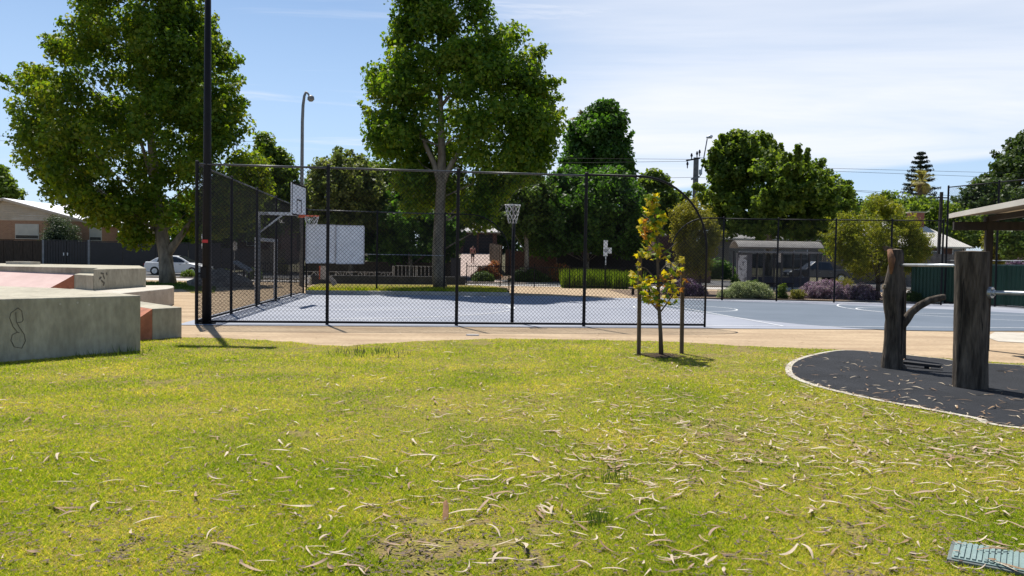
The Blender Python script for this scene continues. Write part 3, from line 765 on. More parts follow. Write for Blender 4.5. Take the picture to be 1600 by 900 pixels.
# tall deck
zB = 1.14
t = thing('skate_deck', tuple(G(228, 448, zC)), 'tall concrete skate deck with a sloping pink ramp on its left', 'skate deck')
b0 = v2(G(228, 448, zC)); b1 = v2(G(146, 454, zC)); b2 = v2(G(116, 451, zC))
mb = MB(); mb.poly([b0, b0 + Vector((-2.75, 5.5, 0)), b1 + Vector((-14, 9, 0)), b1 + Vector((-14, 3.2, 0)), b1 + Vector((-1.0, 2.2, 0)), b1], 0, zB); mb.build('deck_body', m_conc, t, bevel=.015)
mb = MB(); mb.poly([b1 + Vector((-.004, 0, 0)), b1 + Vector((-.95, 2.1, 0)), b2 + Vector((-.9, 2.1, 0)), b2], 0, 0.965); mb.build('side_block', m_conc, t, bevel=.012)
r0 = b2 + Vector((-.006, .0, 0)); 
mb = MB()
rp = [(r0.x, r0.y, 0), (r0.x - 12, r0.y - .6, 0), (r0.x - 12, r0.y + 3.0, 0), (r0.x - .55, r0.y + 2.0, 0)]
mb.add([(r0.x - .75, r0.y - .1, .5), (r0.x - 12, r0.y - 1.0, .5), (r0.x - 12.4, r0.y + 1.9, 1.10), (r0.x - .55, r0.y + 1.7, 1.10),
        (r0.x - .75, r0.y - .1, 0), (r0.x - 12, r0.y - 1.0, 0), (r0.x - 12.4, r0.y + 1.9, 0), (r0.x - .55, r0.y + 1.7, 0)],
       [(0, 3, 2, 1), (4, 5, 6, 7), (0, 1, 5, 4), (1, 2, 6, 5), (2, 3, 7, 6), (3, 0, 4, 7)]); mb.build('pink_ramp', m_pink, t)
mb = MB(); k0 = Vector((r0.x, r0.y, 0))
mb.add([(k0.x, k0.y - .004, .5), (k0.x - .66, k0.y + .02, .56), (k0.x, k0.y, .95), (k0.x - .3, k0.y + 1.6, .95), (k0.x - .66, k0.y + 1.6, .56), (k0.x, k0.y - .004, 0), (k0.x - .66, k0.y + .02, 0)],
       [(0, 2, 1), (2, 3, 4, 1), (0, 1, 6, 5)]); mb.build('orange_cheek', m_orange, t)
q = at(50, 413, 30); mb = MB(); mb.box(q.x - .35, q.x + .55, 29.0, 29.6, zB, zB + .1); mb.build('coping_slab', m_concl, t)
mb = MB()
for (px, py, dx, dy) in [(155, 436, 3, -3), (158, 438, 4, 4), (161, 430, 2, 6), (157, 427, 5, 1), (163, 441, -2, 5), (166, 426, 1, 4)]:
    f0 = at(px, py, 22.4); f1 = at(px + dx, py + dy, 22.4)
    nrm = (b0 - b1).normalized(); 
    def onB(px, py):
        d = ray(px, py); nn = Vector((nrm.y, -nrm.x, 0)); k = (b1 - Vector((0, 0, CAM_H))).dot(nn) / d.dot(nn); return Vector((0, 0, CAM_H)) + d * k + nn * .01
    mb.bar(onB(px, py), onB(px + dx, py + dy), .05, .004, up=(nrm.y, -nrm.x, 0))
mb.build('scrawled_marks', M('marker_ink', (0.05, 0.048, 0.042)), t)

# ------------------------------------------------------------------ chain link fences
HF = 3.64
def link_panel(a, b, z0, z1, step, r, top=None):
    """crossed wires between ground points a and b"""
    a, b = Vector(a), Vector(b); L = (b - a).length; d = (b - a) / L; nn = Vector((-d.y, d.x, 0)); H = z1 - z0
    topf = top or (lambda u: H)
    vs, fs = [], []
    for fam in (0, 1):
        off = nn * (0.004 if fam else -0.004)
        k = int((L + H) / step) + 1
        for i in range(k):
            s0 = i * step - (0 if fam else H)
            # param t = height 0..H ; u = s0 + t or s0 - t
            sg = -1 if fam else 1
            uu = lambda t: s0 + sg * t
            t0, t1 = 0.0, H
            if sg > 0: t0 = max(t0, -s0); t1 = min(t1, L - s0)
            else: t0 = max(t0, s0 - L); t1 = min(t1, s0)
            if t1 - t0 < 0.02: continue
            if top:
                if topf(uu(t0)) < t0: 
                    continue
                if topf(uu(t1)) < t1:
                    lo, hi = t0, t1
                    for _ in range(18):
                        mid = (lo + hi) / 2
                        if topf(uu(mid)) >= mid: lo = mid
                        else: hi = mid
                    t1 = lo
            p = a + d * uu(t0) + off; p.z = z0 + t0 + a.z; q = a + d * uu(t1) + off; q.z = z0 + t1 + a.z
            w = (q - p).normalized(); x = nn; y = w.cross(nn)
            kk = len(vs)
            for e in (p, q):
                for an in (0, 2.094, 4.189): vs.append(e + (x * math.cos(an) + y * math.sin(an)) * r)
            fs += [(kk + j, kk + (j + 1) % 3, kk + 3 + (j + 1) % 3, kk + 3 + j) for j in range(3)]
    return vs, fs
def chain_fence(label, posts, H, arc_at=None, arc_r=1.7, mid=None, step=0.09, wr=0.0036, pr=0.039, rail_mat=None, skip_first=False, bottom=True, group='black chain link court fences'):
    posts = [Vector(p) for p in posts]
    t = thing('chain_link_fence', tuple(posts[0]), label, 'fence', group)
    n = len(posts)
    rail_mat = rail_mat or m_black
    for i, p in enumerate(posts):
        if skip_first and i == 0: continue
        if (arc_at == 'last' and i == n - 1) or (arc_at == 'first' and i == 0): continue
        mb = MB(); mb.tube([p, p + Vector((0, 0, H + .04))], pr, 10); pst = mb.build('post', m_black, t, smooth=False)
        mb = MB(); mb.tube([p + Vector((0, 0, H + .04)), p + Vector((0, 0, H + .065))], [pr * 1.15, pr * .6], 10); mb.build('post_cap', m_black, pst)
    for i in range(n - 1):
        a, b = posts[i], posts[i + 1]; d = (b - a).normalized(); L = (b - a).length
        up = Vector((0, 0, 1)); top = None
        is_arc = (arc_at == 'last' and i == n - 2) or (arc_at == 'first' and i == 0)
        aa, bb, dd = (a, b, d) if arc_at != 'first' else (b, a, -d)
        if is_arc:
            ry = arc_r * 1.0
            path = [aa + up * H] + [aa + dd * (L - arc_r + arc_r * math.sin(k * pi / 28)) + up * (H - ry + ry * math.cos(k * pi / 28)) for k in range(15)] + [bb]
            mb = MB(); mb.tube(path, pr * .72, 8); mb.build('arched_end_post', m_black, t, smooth=True)
            def topf(u, L=L, rev=(arc_at == 'first')):
                u = u if not rev else u
                if u <= L - arc_r: return H - .06
                k = max(0, 1 - ((u - (L - arc_r)) / arc_r) ** 2); return H - .06 - ry + ry * math.sqrt(k)
            vs, fs = link_panel(aa, bb, 0.06, H, step, wr, topf)
        else:
            mb = MB(); mb.tube([a + up * (H - .02), b + up * (H - .02)], .024, 8); mb.build('top_rail', rail_mat, t, smooth=True)
            vs, fs = link_panel(a, b, 0.06, H - .02, step, wr)
        if bottom:
            mb = MB(); mb.tube([a + up * .07, b + up * .07], .026, 8); mb.build('bottom_rail', m_black, t, smooth=True)
        if mid and not is_arc:
            mb = MB(); mb.tube([a + up * mid, b + up * mid], .012, 6); mb.build('middle_rail', m_galv, t)
        mb = MB(); mb.add(vs, fs); o = mb.build('wire_mesh', m_wire, t, fixn=False); o['kind'] = 'stuff'
    return t
nend = G(1101, 512)
def along(px):                      # ground point of the near fence line seen at column px
    lo, hi = 0.0, 1.0
    for _ in range(30):
        mid = (lo + hi) / 2; q = CROT.transposed() @ (C0 + (nend - C0) * mid - Vector((0, 0, CAM_H)))
        if 800 + FPX * q.x / -q.z < px: lo = mid
        else: hi = mid
    return C0 + (nend - C0) * lo
near = [C0, along(511), along(713), along(912), nend]
for p in near: p.z = 0
chain_fence('tall near chain link fence along the sandy path, arched at its right end', near, HF, 'last', 1.72, rail_mat=m_railtop)
fl_ = G(474, 458.5)
left = [C0 + (fl_ - C0) * (k / 5) for k in range(6)]
chain_fence('chain link fence along the left end of the court, behind the hoop', left, HF, mid=None, skip_first=True, rail_mat=m_railtop)
be = at(795, 461, 36.9); be.z = 0
bl0 = Vector((fl_.x, fl_.y, 0)) + Vector((.12, 0.02, 0))
bdir = (be - bl0)
back = [bl0 + bdir * (k / 3) for k in range(4)]
chain_fence('chain link fence behind the two white boards and plane tree', back, HF, 'last', 1.9, mid=1.75, skip_first=False, rail_mat=m_railtop)
rp_ = [G(1047, 467.5), G(1128, 469.5), G(1213, 471), G(1303, 473), G(1390, 475), G(1470, 477)]
chain_fence('chain link fence in front of the bus shelter and mauve bush', rp_, 3.55, 'first', 1.5, mid=None)
tr = [Vector((18.95, 35.0, 0)), Vector((19.7, 32.6, 0)), Vector((20.45, 30.2, 0)), Vector((21.2, 27.8, 0))]
chain_fence('extra tall chain link fence rising over the green fence at right', tr, 5.1, mid=1.9, step=.11)

# ------------------------------------------------------------------ light pole at the corner
p = G(323, 506.5)
t = thing('floodlight_pole', tuple(p), 'thick tall black floodlight pole beside the near fence corner', 'light pole')
mb = MB(); mb.tube([p, p + Vector((0, 0, 4)), p + Vector((0, 0, 9.55))], [.105, .085, .06], 14); mb.build('pole', m_black, t, smooth=True)
mb = MB(); mb.tube([p, p + Vector((0, 0, .035))], .2, 14); mb.build('base_plate', m_black, t)
mb = MB(); mb.bar(p + Vector((-.85, 0, 9.5)), p + Vector((.85, 0, 9.5)), .2); mb.build('crossarm', m_black, t)
for s in (-.62, .62):
    mb = MB(); mb.box(p.x + s - .2, p.x + s + .2, p.y - .12, p.y + .13, 9.62, 9.74); mb.build('floodlight', m_black, t, bevel=.02)
zs = at(321, 377, p.y).z
mb = MB(); mb.tube([p + Vector((-.012, -.004, zs - .035)), p + Vector((-.012, -.004, zs + .035))], .098, 14); mb.build('red_sticker', m_red, t)
for dz in (-.1, .1):
    mb = MB(); mb.box(p.x - .105, p.x - .085, p.y - .06, p.y - .02, zs + dz - .06, zs + dz + .06); mb.build('white_sticker', m_white, t)
mb = MB(); mb.box(p.x - .11, p.x + .02, p.y - .105, p.y - .07, 1.05, 1.3); mb.build('access_hatch', m_black, t)

# ------------------------------------------------------------------ basketball hoop, goal frame, netball post
hb = cp(-0.25, 8.6)
t = thing('basketball_hoop', tuple(hb), 'basketball hoop with white backboard and orange ring at the left fence', 'basketball hoop')
zr = 2.98
mb = MB(); mb.tube([hb, hb + Vector((0, 0, 3.05))], .06, 10); mb.build('pole', m_grey, t, smooth=True)
ab = hb + E1 * 1.25
mb = MB(); mb.bar(hb + Vector((0, 0, 3.0)), ab + Vector((0, 0, 3.0)), .1, .1); mb.build('arm', m_galv, t)
mb = MB(); mb.bar(hb + Vector((0, 0, 2.35)), hb + E1 * .75 + Vector((0, 0, 2.95)), .05, .05); mb.build('brace', m_galv, t)
EB2 = Vector((-.005, 1, 0)).normalized(); EB1 = Vector((EB2.y, -EB2.x, 0))
mb = MB(); mb.obox(ab + E1 * .03, EB1, EB2, .02, .9, zr - .05, zr + 1.0); bd = mb.build('backboard', m_white, t)
mb = MB(); q = ab + E1 * .054
for (v0, v1, za, zb) in [(-.9, .9, 1.0, .955), (-.9, -.86, .955, 0.0), (.86, .9, .955, 0.0), (-.86, .86, 0, -.05), (-.3, .3, .5, .46), (-.3, -.26, .46, .06), (.26, .3, .46, .06)]:
    mb.obox(q + EB2 * (v0 + v1) / 2, EB1, EB2, .006, abs(v1 - v0) / 2, zr + min(za, zb), zr + max(za, zb))
mb.build('painted_border', m_black, bd)
rc = ab + E1 * .46 + Vector((0, 0, zr - .03))
mb = MB(); mb.tube([rc + Vector((.235 * math.cos(a), .235 * math.sin(a), 0)) for a in [2 * pi * k / 24 for k in range(25)]], .016, 6, caps=False)
mb.bar(ab + E1 * .04 + Vector((0, 0, zr - .05)), ab + E1 * .25 + Vector((0, 0, zr - .04)), .14, .09); mb.build('ring', m_rim, t)
def net(c, r0, r1, h, n, mat, parent, r=.007):
    mb = MB()
    for k in range(n):
        for s in (-1, 1):
            pts = [c + Vector((((r0 + (r1 - r0) * i / 5) * math.cos(2 * pi * k / n + s * i * .32)), ((r0 + (r1 - r0) * i / 5) * math.sin(2 * pi * k / n + s * i * .32)), -h * i / 5)) for i in range(6)]
            mb.tube(pts, r, 3, caps=False)
    o = mb.build('net', mat, parent); o['kind'] = 'stuff'; return o
net(rc, .235, .14, .42, 8, M('net_cord', (.6, .6, .6), .8), t)
# goal frame
g0 = Vector((-8.72, 27.3, 0)); g1 = Vector((-8.85, 29.9, 0)); gh = 2.16
t = thing('goal_frame', tuple(g0), 'white tubular goal frame under the basketball hoop', 'goal')
for g in (g0, g1):
    mb = MB(); mb.bar(g, g + Vector((0, 0, gh - .061)), .11); mb.build('goal_post', m_white, t)
mb = MB(); mb.bar(g0 + Vector((0, -.05, gh)), g1 + Vector((0, .05, gh)), .12, .12); mb.build('crossbar', m_white, t)
# netball post
nb = G(800, 504.5)
t = thing('netball_post', tuple(nb), 'slim dark netball post with a white ring net, behind the near fence', 'netball post')
zn = at(797, 321, nb.y).z
mb = MB(); mb.tube([nb, nb + Vector((0, 0, zn))], .042, 10); mb.build('post', m_black, t, smooth=True)
rc = nb + Vector((-.03, -.17, zn))
mb = MB(); mb.tube([rc + Vector((.19 * math.cos(a), .19 * math.sin(a), 0)) for a in [2 * pi * k / 20 for k in range(21)]], .011, 6, caps=False); mb.build('ring', m_white, t)
net(rc, .19, .10, .45, 9, M('net_cord', (.6, .6, .6), .8), t, .008)

# ------------------------------------------------------------------ boards on the back fence and signs
bn = Vector((-bdir.y, bdir.x, 0)).normalized(); bd_ = bdir.normalized()
def board(px0, px1, py0, py1, lab, Y=36.0, name='white_board'):
    a = at(px0, py1, Y); b = at(px1, py1, Y + .2); tpz = at((px0 + px1) / 2, py0, Y).z
    t = thing(name, ((a.x + b.x) / 2, Y, a.z), lab, 'board', 'white boards on the back fence')
    d = (b - a).normalized()
    mb = MB(); mb.extr([a, b, Vector((b.x, b.y, tpz)), Vector((a.x, a.y, tpz))], (0, .04, 0)); mb.build('panel', m_white, t)
    mb = MB()
    e = .025
    for (p, q) in ((a, b), (Vector((a.x, a.y, tpz)), Vector((b.x, b.y, tpz)))): mb.bar(p + Vector((0, -.006, 0)), q + Vector((0, -.006, 0)), .035, .035)
    for p in (a, b): mb.bar(p + Vector((0, -.006, .02)), Vector((p.x, p.y - .006, tpz - .02)), .035, .035)
    mb.build('frame', M('board_edge', (.5, .5, .52), .6), t)
board(478, 523.6, 351, 411, 'left of the two big blank white boards on the back fence', 34.6)
board(525.2, 568.5, 352.5, 412, 'right of the two big blank white boards on the back fence', 34.75)
def small_board(cx, cy, w, h, ang, Y, lab, mat2):
    c = at(cx, cy, Y); s = Y / FPX
    hx = Vector((math.cos(ang), 0, -math.sin(ang))) * w * s / 2; hz = Vector((math.sin(ang), 0, math.cos(ang))) * h * s / 2
    t = thing('small_sign', tuple(c), lab, 'sign')
    mb = MB(); mb.extr([c - hx - hz, c + hx - hz, c + hx + hz, c - hx + hz], (0, .03, 0)); mb.build('panel', M('sign_face', (.55, .47, .42), .6, scale=6), t)
    mb = MB(); k = -.004
    mb.extr([c - hx - hz + Vector((0, k, 0)), c - hx * .72 - hz + Vector((0, k, 0)), c - hx * .72 + hz + Vector((0, k, 0)), c - hx + hz + Vector((0, k, 0))], (0, .003, 0)); mb.build('coloured_strip', mat2, t)
small_board(506, 426, 15, 21, 0.02, 35.2, 'small pale sign with an orange strip, hung upright below the boards', m_rim)
small_board(519, 438.5, 8, 16, -0.62, 35.1, 'small pale sign tilted askew below the boards', M('sign_brown', (.3, .2, .15), .7))
p = at(481, 441, 39); t = thing('pale_box', (p.x, 39, .2), 'small pale box standing at the left end of the low dark wall', 'box')
mb = MB(); mb.box(p.x - .14, p.x + .14, 38.9, 39.2, .2, at(481, 434, 39).z); mb.build('box_body', m_concl, t, bevel=.02)
mb = MB(); mb.box(p.x - .10, p.x + .10, 38.885, 38.898, .3, .55); mb.build('box_door', m_white, t)

# low dark wall and the railing behind it
w0 = at(485, 446, 40.4); w1 = at(727, 446, 42.2)
d = (w1 - w0); d.z = 0
mb = MB(); mb.obox((w0 + w1) / 2, d, Vector((-d.y, d.x, 0)), d.length / 2, .15, .2, .68)
o = mb.build('low_wall', M('dark_render', (.075, .072, .07), .9, var=.3, scale=2), origin=(w0.x, w0.y, .2), bevel=.02); tag(o, 'long low dark wall behind the back grass strip', 'wall')
t = thing('pale_railing', (w0.x, 43, 0), 'pale thin railing with odd cut out shapes above the low wall', 'railing')
Yr = 43.2
def rl(px, py): return at(px, py, Yr)
m_prail = M('pale_rail_paint', (.42, .40, .36), .6)
mb = MB(); mb.bar(rl(476, 433.5), rl(690, 436), .04); mb.build('bottom_rail', m_prail, t)
mb = MB(); mb.bar(rl(476, 424), rl(615, 425.5), .03); mb.build('top_rail', m_prail, t)
mb = MB(); mb.bar(rl(618, 415), rl(686, 416.5), .03); mb.build('upper_rail', m_prail, t)
for i, px in enumerate(range(478, 612, 9)):
    mb = MB()
    k = i % 4
    if k == 0: mb.bar(rl(px, 424.5), rl(px, 434), .035)
    elif k == 1:
        q = [rl(px, 429), rl(px + 3.5, 425), rl(px + 7, 429), rl(px + 3.5, 433)]
        for a, b in zip(q, q[1:] + q[:1]): mb.bar(a, b, .03)
    elif k == 2: mb.bar(rl(px, 425), rl(px + 3, 433), .03); mb.bar(rl(px + 3, 433), rl(px + 6, 425), .03)
    else:
        q = [rl(px, 426), rl(px + 6, 426), rl(px + 6, 432), rl(px, 432)]
        for a, b in zip(q, q[1:] + q[:1]): mb.bar(a, b, .03)
    mb.build('rail_shape', m_prail, t)
for px in range(616, 690, 6):
    mb = MB(); mb.bar(rl(px, 415.5), rl(px, 435.5), .03); mb.build('baluster', m_prail, t)
for px in (480, 525, 570, 614, 650, 688):
    a = rl(px, 415 if px > 610 else 424); mb = MB(); mb.bar((a.x, a.y, 0.2), a, .05); mb.build('rail_post', m_prail, t)

# black picket fence
pa = G(729, 446.5); pb = G(1003, 453.5)
t = thing('picket_fence', tuple(pa), 'low black steel picket fence in front of the green garden plants', 'fence')
d = pb - pa; L = d.length; dn = d / L; hp = 1.3
for zz in (.14, hp - .1):
    mb = MB(); mb.bar(pa + Vector((0, 0, zz)), pb + Vector((0, 0, zz)), .04, .04); mb.build('rail', m_black, t)
pk = MB().bar((pa.x, pa.y, .05), (pa.x, pa.y, hp), .022, .022).build('picket', m_black, t)
k = int(L / .145)
for i in range(1, k):
    o = pk.copy(); COL.objects.link(o); o.parent = t; q = dn * (i * L / k); o.location = q
for i in range(6):
    q = pa + d * (i / 5); mb = MB(); mb.bar(q, q + Vector((0, 0, hp + .12)), .06, .06); mb.build('fence_post', m_black, t)
# second, far-left bit of the same railing by the street
pa2 = at(345, 446, 47); pb2 = at(470, 447, 46)
t = thing('picket_fence', (pa2.x, pa2.y, 0), 'low black picket fence seen through the left court fence', 'fence')
pa2.z = pb2.z = 0; d = pb2 - pa2; L = d.length; dn = d / L
for zz in (.14, 1.2):
    mb = MB(); mb.bar(pa2 + Vector((0, 0, zz)), pb2 + Vector((0, 0, zz)), .04, .04); mb.build('rail', m_black, t)
pk = MB().bar((pa2.x, pa2.y, .05), (pa2.x, pa2.y, 1.25), .022, .022).build('picket', m_black, t)
for i in range(1, int(L / .15)):
    o = pk.copy(); COL.objects.link(o); o.parent = t; o.location = dn * (i * .15)

# ------------------------------------------------------------------ timber exercise logs
def log(name, path, rads, label, parent_cat, mat, n=18, jit=.05, seed=1, top_mat=None):
    t = thing(name, tuple(path[0]), label, parent_cat)
    # resample along path
    P, Rr = [], []
    for i in range(len(path) - 1):
        for k in range(5):
            u = k / 5; P.append(Vector(path[i]).lerp(Vector(path[i + 1]), u)); Rr.append(rads[i] * (1 - u) + rads[i + 1] * u)
    P.append(Vector(path[-1])); Rr.append(rads[-1])
    rg = random.Random(seed)
    ph = [rg.uniform(-1, 1) for _ in range(n)]
    mb = MB(); vs = []
    for i, (p, r) in enumerate(zip(P, Rr)):
        for j in range(n):
            a = 2 * pi * j / n; rr = r * (1 + jit * (ph[j] + .35 * rg.uniform(-1, 1))); vs.append((p.x + rr * math.cos(a), p.y + rr * math.sin(a), p.z))
    fs = [(i * n + j, i * n + (j + 1) % n, (i + 1) * n + (j + 1) % n, (i + 1) * n + j) for i in range(len(P) - 1) for j in range(n)]
    mb.add(vs, fs); o = mb.build('trunk', mat, t, smooth=True)
    k = (len(P) - 1) * n
    mb = MB(); mb.add([vs[k + j] for j in range(n)] + [(P[-1].x, P[-1].y, P[-1].z + .012)], [(j, (j + 1) % n, n) for j in range(n)]); mb.build('top_face', top_mat or m_logtop, t)
    return t, vs, len(P), n
# thick log, right
q = G(1517, 611)
YL = q.y + .2
b = Vector((at(1516, 600, YL).x, YL, 0)); top = at(1519, 393, YL)
big, _, _, _ = log('log_post', [b, b.lerp(Vector((top.x, YL, 0)), .35) + Vector((0, 0, .6)), b.lerp(Vector((top.x, YL, 0)), .7) + Vector((0, 0, 1.2)), Vector((top.x, YL, top.z))], [.205, .197, .194, .196], 'thickest upright log post, at right on the black rubber', 'log post', m_log, 44, .035, 4)
# carved log, left
q1 = G(1394, 579); Y1 = q1.y + .15
def p1(px, py): return at(px, py, Y1)
cpath = [p1(1393, 579), p1(1395, 545), p1(1397, 500), p1(1394, 462), p1(1396, 440), p1(1400, 415), p1(1401, 397), p1(1400, 390)]
cpath[0].z = 0
crad = [.155, .136, .126, .14, .122, .108, .098, .088]
car, cvs, ck, cn = log('log_post', cpath, crad, 'gnarled weathered log post with a curved branch and pointed top', 'log post', m_log, 36, .075, 9)
mb = MB(); tp = cpath[-1]
mb.extr([p1(1384, 384), p1(1409, 391), p1(1411, 396), p1(1388, 392)], (0, .14, 0)); mb.build('pointed_crest', m_log, car, bevel=.008)
mb = MB(); mb.tube([p1(1389, 428) + Vector((0, -.07, 0)), p1(1389.5, 405) + Vector((0, -.08, 0)), p1(1388.5, 390) + Vector((0, -.03, 0))], [.02, .055, .035], 10); mb.build('heartwood', m_logor, car, smooth=True)
mb = MB(); mb.tube([p1(1384, 448) + Vector((.03, 0, 0)), p1(1379, 447)], [.05, .035], 10); mb.build('knot', m_logtop, car)
mb = MB(); mb.tube([p1(1404, 512), p1(1416, 499), p1(1424, 488), p1(1436, 478), p1(1452, 469.5), p1(1466, 466), p1(1476, 464)], [.085, .068, .062, .058, .055, .052, .046], 12, jit=.08, seed=3); mb.build('branch', m_log, car, smooth=True)
mb = MB(); mb.tube([p1(1400, 577) + Vector((0, -.1, -.02)), p1(1408, 572) + Vector((0, -.06, 0))], [.05, .06], 9, jit=.1, seed=5); mb.build('root_knob', m_log, car, smooth=True)
# slender log just behind
q2 = G(1407, 563); Y2 = q2.y + .1
def p2(px, py): return at(px, py, Y2)
sp = [p2(1406, 563), p2(1407, 500), p2(1407.5, 450), p2(1406, 425)]; sp[0].z = 0
log('log_post', sp, [.095, .09, .085, .07], 'slender dark log post just behind the gnarled one', 'log post', m_log, 14, .05, 6)
# drying cracks down the logs
m_crack = M('crack_shadow', (.012, .010, .008), .95)
rgc = random.Random(21)
for (root, cx, cy, R0, zz, n_) in ((big, b.x, b.y, .192, 1.6, 9), (car, cpath[1].x, cpath[1].y, .128, 1.2, 5)):
    for k in range(n_):
        an = rgc.uniform(-2.9, -.3); za = rgc.uniform(.1, zz - .5); L_ = rgc.uniform(.25, .8); pts = []
        for j in range(7):
            u = j / 6; z_ = min(zz, za + L_ * u); f_ = z_ / 1.77
            ox = (top.x - b.x) * f_ if root is big else 0
            a_ = an + .06 * math.sin(5 * u + k) + rgc.uniform(-.015, .015)
            pts.append(Vector((cx + ox + math.cos(a_) * R0, cy + math.sin(a_) * R0, z_)))
        mb = MB(); mb.tube(pts, [.002, .006, .009, .009, .008, .005, .002], 5); mb.build('crack', m_crack, root)
# far log outside the frame that carries the right bar
e3 = Vector((8.75, 9.6, 0))
log('log_post', [e3, e3 + Vector((0, 0, .8)), e3 + Vector((0, 0, 1.6))], [.2, .19, .185], 'upright log post carrying the far end of the right bar', 'log post', m_log, 18, .03, 8)
def steel_bar(a, b, r, label, flange):
    t = thing('steel_bar', tuple(a), label, 'exercise bar', 'steel bars between the logs')
    mb = MB(); mb.tube([a, b], r, 12); mb.build('bar', m_galv, t, smooth=True)
    for f in flange:
        dd = (b - a).normalized()
        mb = MB(); mb.tube([f - dd * .012, f + dd * .012], .068, 16); fo = mb.build('flange', m_galv, t, smooth=False)
        for k in range(4):
            an = pi / 4 + k * pi / 2; x = dd.cross(Vector((0, 0, 1))).normalized(); y = x.cross(dd)
            c = f + x * (.045 * math.cos(an)) + y * (.045 * math.sin(an))
            mb = MB(); mb.tube([c - dd * .02, c + dd * .022], .009, 6); mb.build('bolt', m_grey, fo)
    return t
A = p1(1404, 414); B = Vector((b.x - .19, b.y + .02, at(1494, 415, YL).z)); dd = (B - A).normalized()
steel_bar(A, B + dd * .03, .021, 'thin steel bar joining the gnarled log to the thickest log', [A + dd * .02])
nrm = Vector((.60, -.80, 0)); zb2 = at(1534, 457, YL - .16).z
pc = Vector((b.x + .02, b.y, zb2)) + nrm * .188
A = pc + nrm * .03; B = Vector((e3.x - .12, e3.y - .15, zb2))
t = steel_bar(A, B, .026, 'thicker steel bar running right from the thickest log', [])
mb = MB(); mb.tube([pc - nrm * .02, pc + nrm * .022], .072, 18); fo = mb.build('flange', m_galv, t)
mb = MB(); mb.tube([pc + nrm * .015, pc + nrm * .05], .036, 12); mb.build('socket', m_galv, fo)
for k in range(4):
    an = pi / 4 + k * pi / 2; x = nrm.cross(Vector((0, 0, 1))); c = pc + x * (.05 * math.cos(an)) + Vector((0, 0, .05 * math.sin(an)))
    mb = MB(); mb.tube([c + nrm * .01, c + nrm * .032], .009, 6); mb.build('bolt', m_grey, fo)
# low step beam
sb0 = G(1404, 576, .0); s1 = at(1405, 565.5, Y1 + .25); s2 = at(1470, 572.5, Y1 - .15)
t = thing('step_beam', (s2.x, s2.y, 0), 'low dark step beam on one short leg beside the gnarled log', 'step beam')
mb = MB(); mb.bar(s1, s2, .10, .045); mb.build('tread', M('dark_tread', (.03, .03, .032), .8), t, bevel=.008)
lg = at(1448, 573, Y1 - .02); mb = MB(); mb.tube([Vector((lg.x, lg.y, 0)), Vector((lg.x, lg.y, lg.z))], .035, 10); mb.build('leg', m_black, t)

# ------------------------------------------------------------------ staked young tree
q = G(1033, 556)
yt = thing('young_tree', tuple(q), 'young maple with yellow and rusty leaves between two stakes', 'tree')
def py_(px, py, dy=0): return at(px, py, q.y + dy)
mb = MB(); mb.tube([q, py_(1032, 520), py_(1029, 470), py_(1028, 420, .03), py_(1026, 370), py_(1022, 330), py_(1018, 306)], [.042, .034, .03, .024, .017, .011, .005], 8, jit=.06, seed=2); mb.build('trunk', m_barkd, yt, smooth=True)
brs = [[(1030, 490), (1045, 470), (1058, 452), (1064, 440)], [(1029, 485), (1015, 470), (1008, 452)], [(1029, 450), (1048, 430), (1066, 405)], [(1028, 440), (1010, 420), (992, 415)], [(1028, 410), (1045, 390), (1058, 378)], [(1027, 395), (1010, 375), (1003, 365)], [(1026, 375), (1036, 355), (1040, 345)], [(1022, 350), (1010, 340), (1004, 335)], [(1029, 470), (1022, 455), (1014, 446)], [(1028, 430), (1040, 415), (1050, 412)]]
bpts = []
for k, br in enumerate(brs):
    dy = random.uniform(-.25, .25); pts = [py_(x, y, dy * i / (len(br) - 1)) for i, (x, y) in enumerate(br)]
    mb = MB(); mb.tube(pts, [.016 - .011 * i / (len(pts) - 1) for i in range(len(pts))], 6); mb.build('branch', m_barkd, yt, smooth=True)
    bpts.append(pts)
def maple_leaf(size, fold, seed):
    rg = random.Random(seed); out = []
    lob = [(0, -.45), (.12, -.2), (.42, -.28), (.30, -.02), (.52, .18), (.26, .16), (.22, .34), (0, .62), (-.22, .34), (-.26, .16), (-.52, .18), (-.30, -.02), (-.42, -.28), (-.12, -.2)]
    v = [(0, 0.05, 0)] + [(x * size * rg.uniform(.9, 1.1), y * size, -abs(x) * fold * size - (y * y) * fold * size * .8) for x, y in lob]
    f = [(0, 1 + i, 1 + (i + 1) % len(lob)) for i in range(len(lob))]
    return v, f
lmesh = {}
lmats = [lf_yellow, lf_lime, lf_rust, lf_green]
def ym(i, m):
    if (i, m) not in lmesh:
        v, f = maple_leaf(.128, .3 + .25 * i, i); me = bpy.data.meshes.new('leaf'); me.from_pydata(v, [], f); me.materials.append(lmats[m]); lmesh[(i, m)] = me
    return lmesh[(i, m)]
prof = [(303, 1010, 1028), (325, 1010, 1032), (345, 1000, 1042), (360, 994, 1044), (372, 1010, 1040), (382, 1000, 1058), (395, 995, 1070), (415, 990, 1066), (430, 986, 1062), (445, 984, 1058), (458, 1004, 1060), (475, 1006, 1052)]
nl = 0; tries = 0
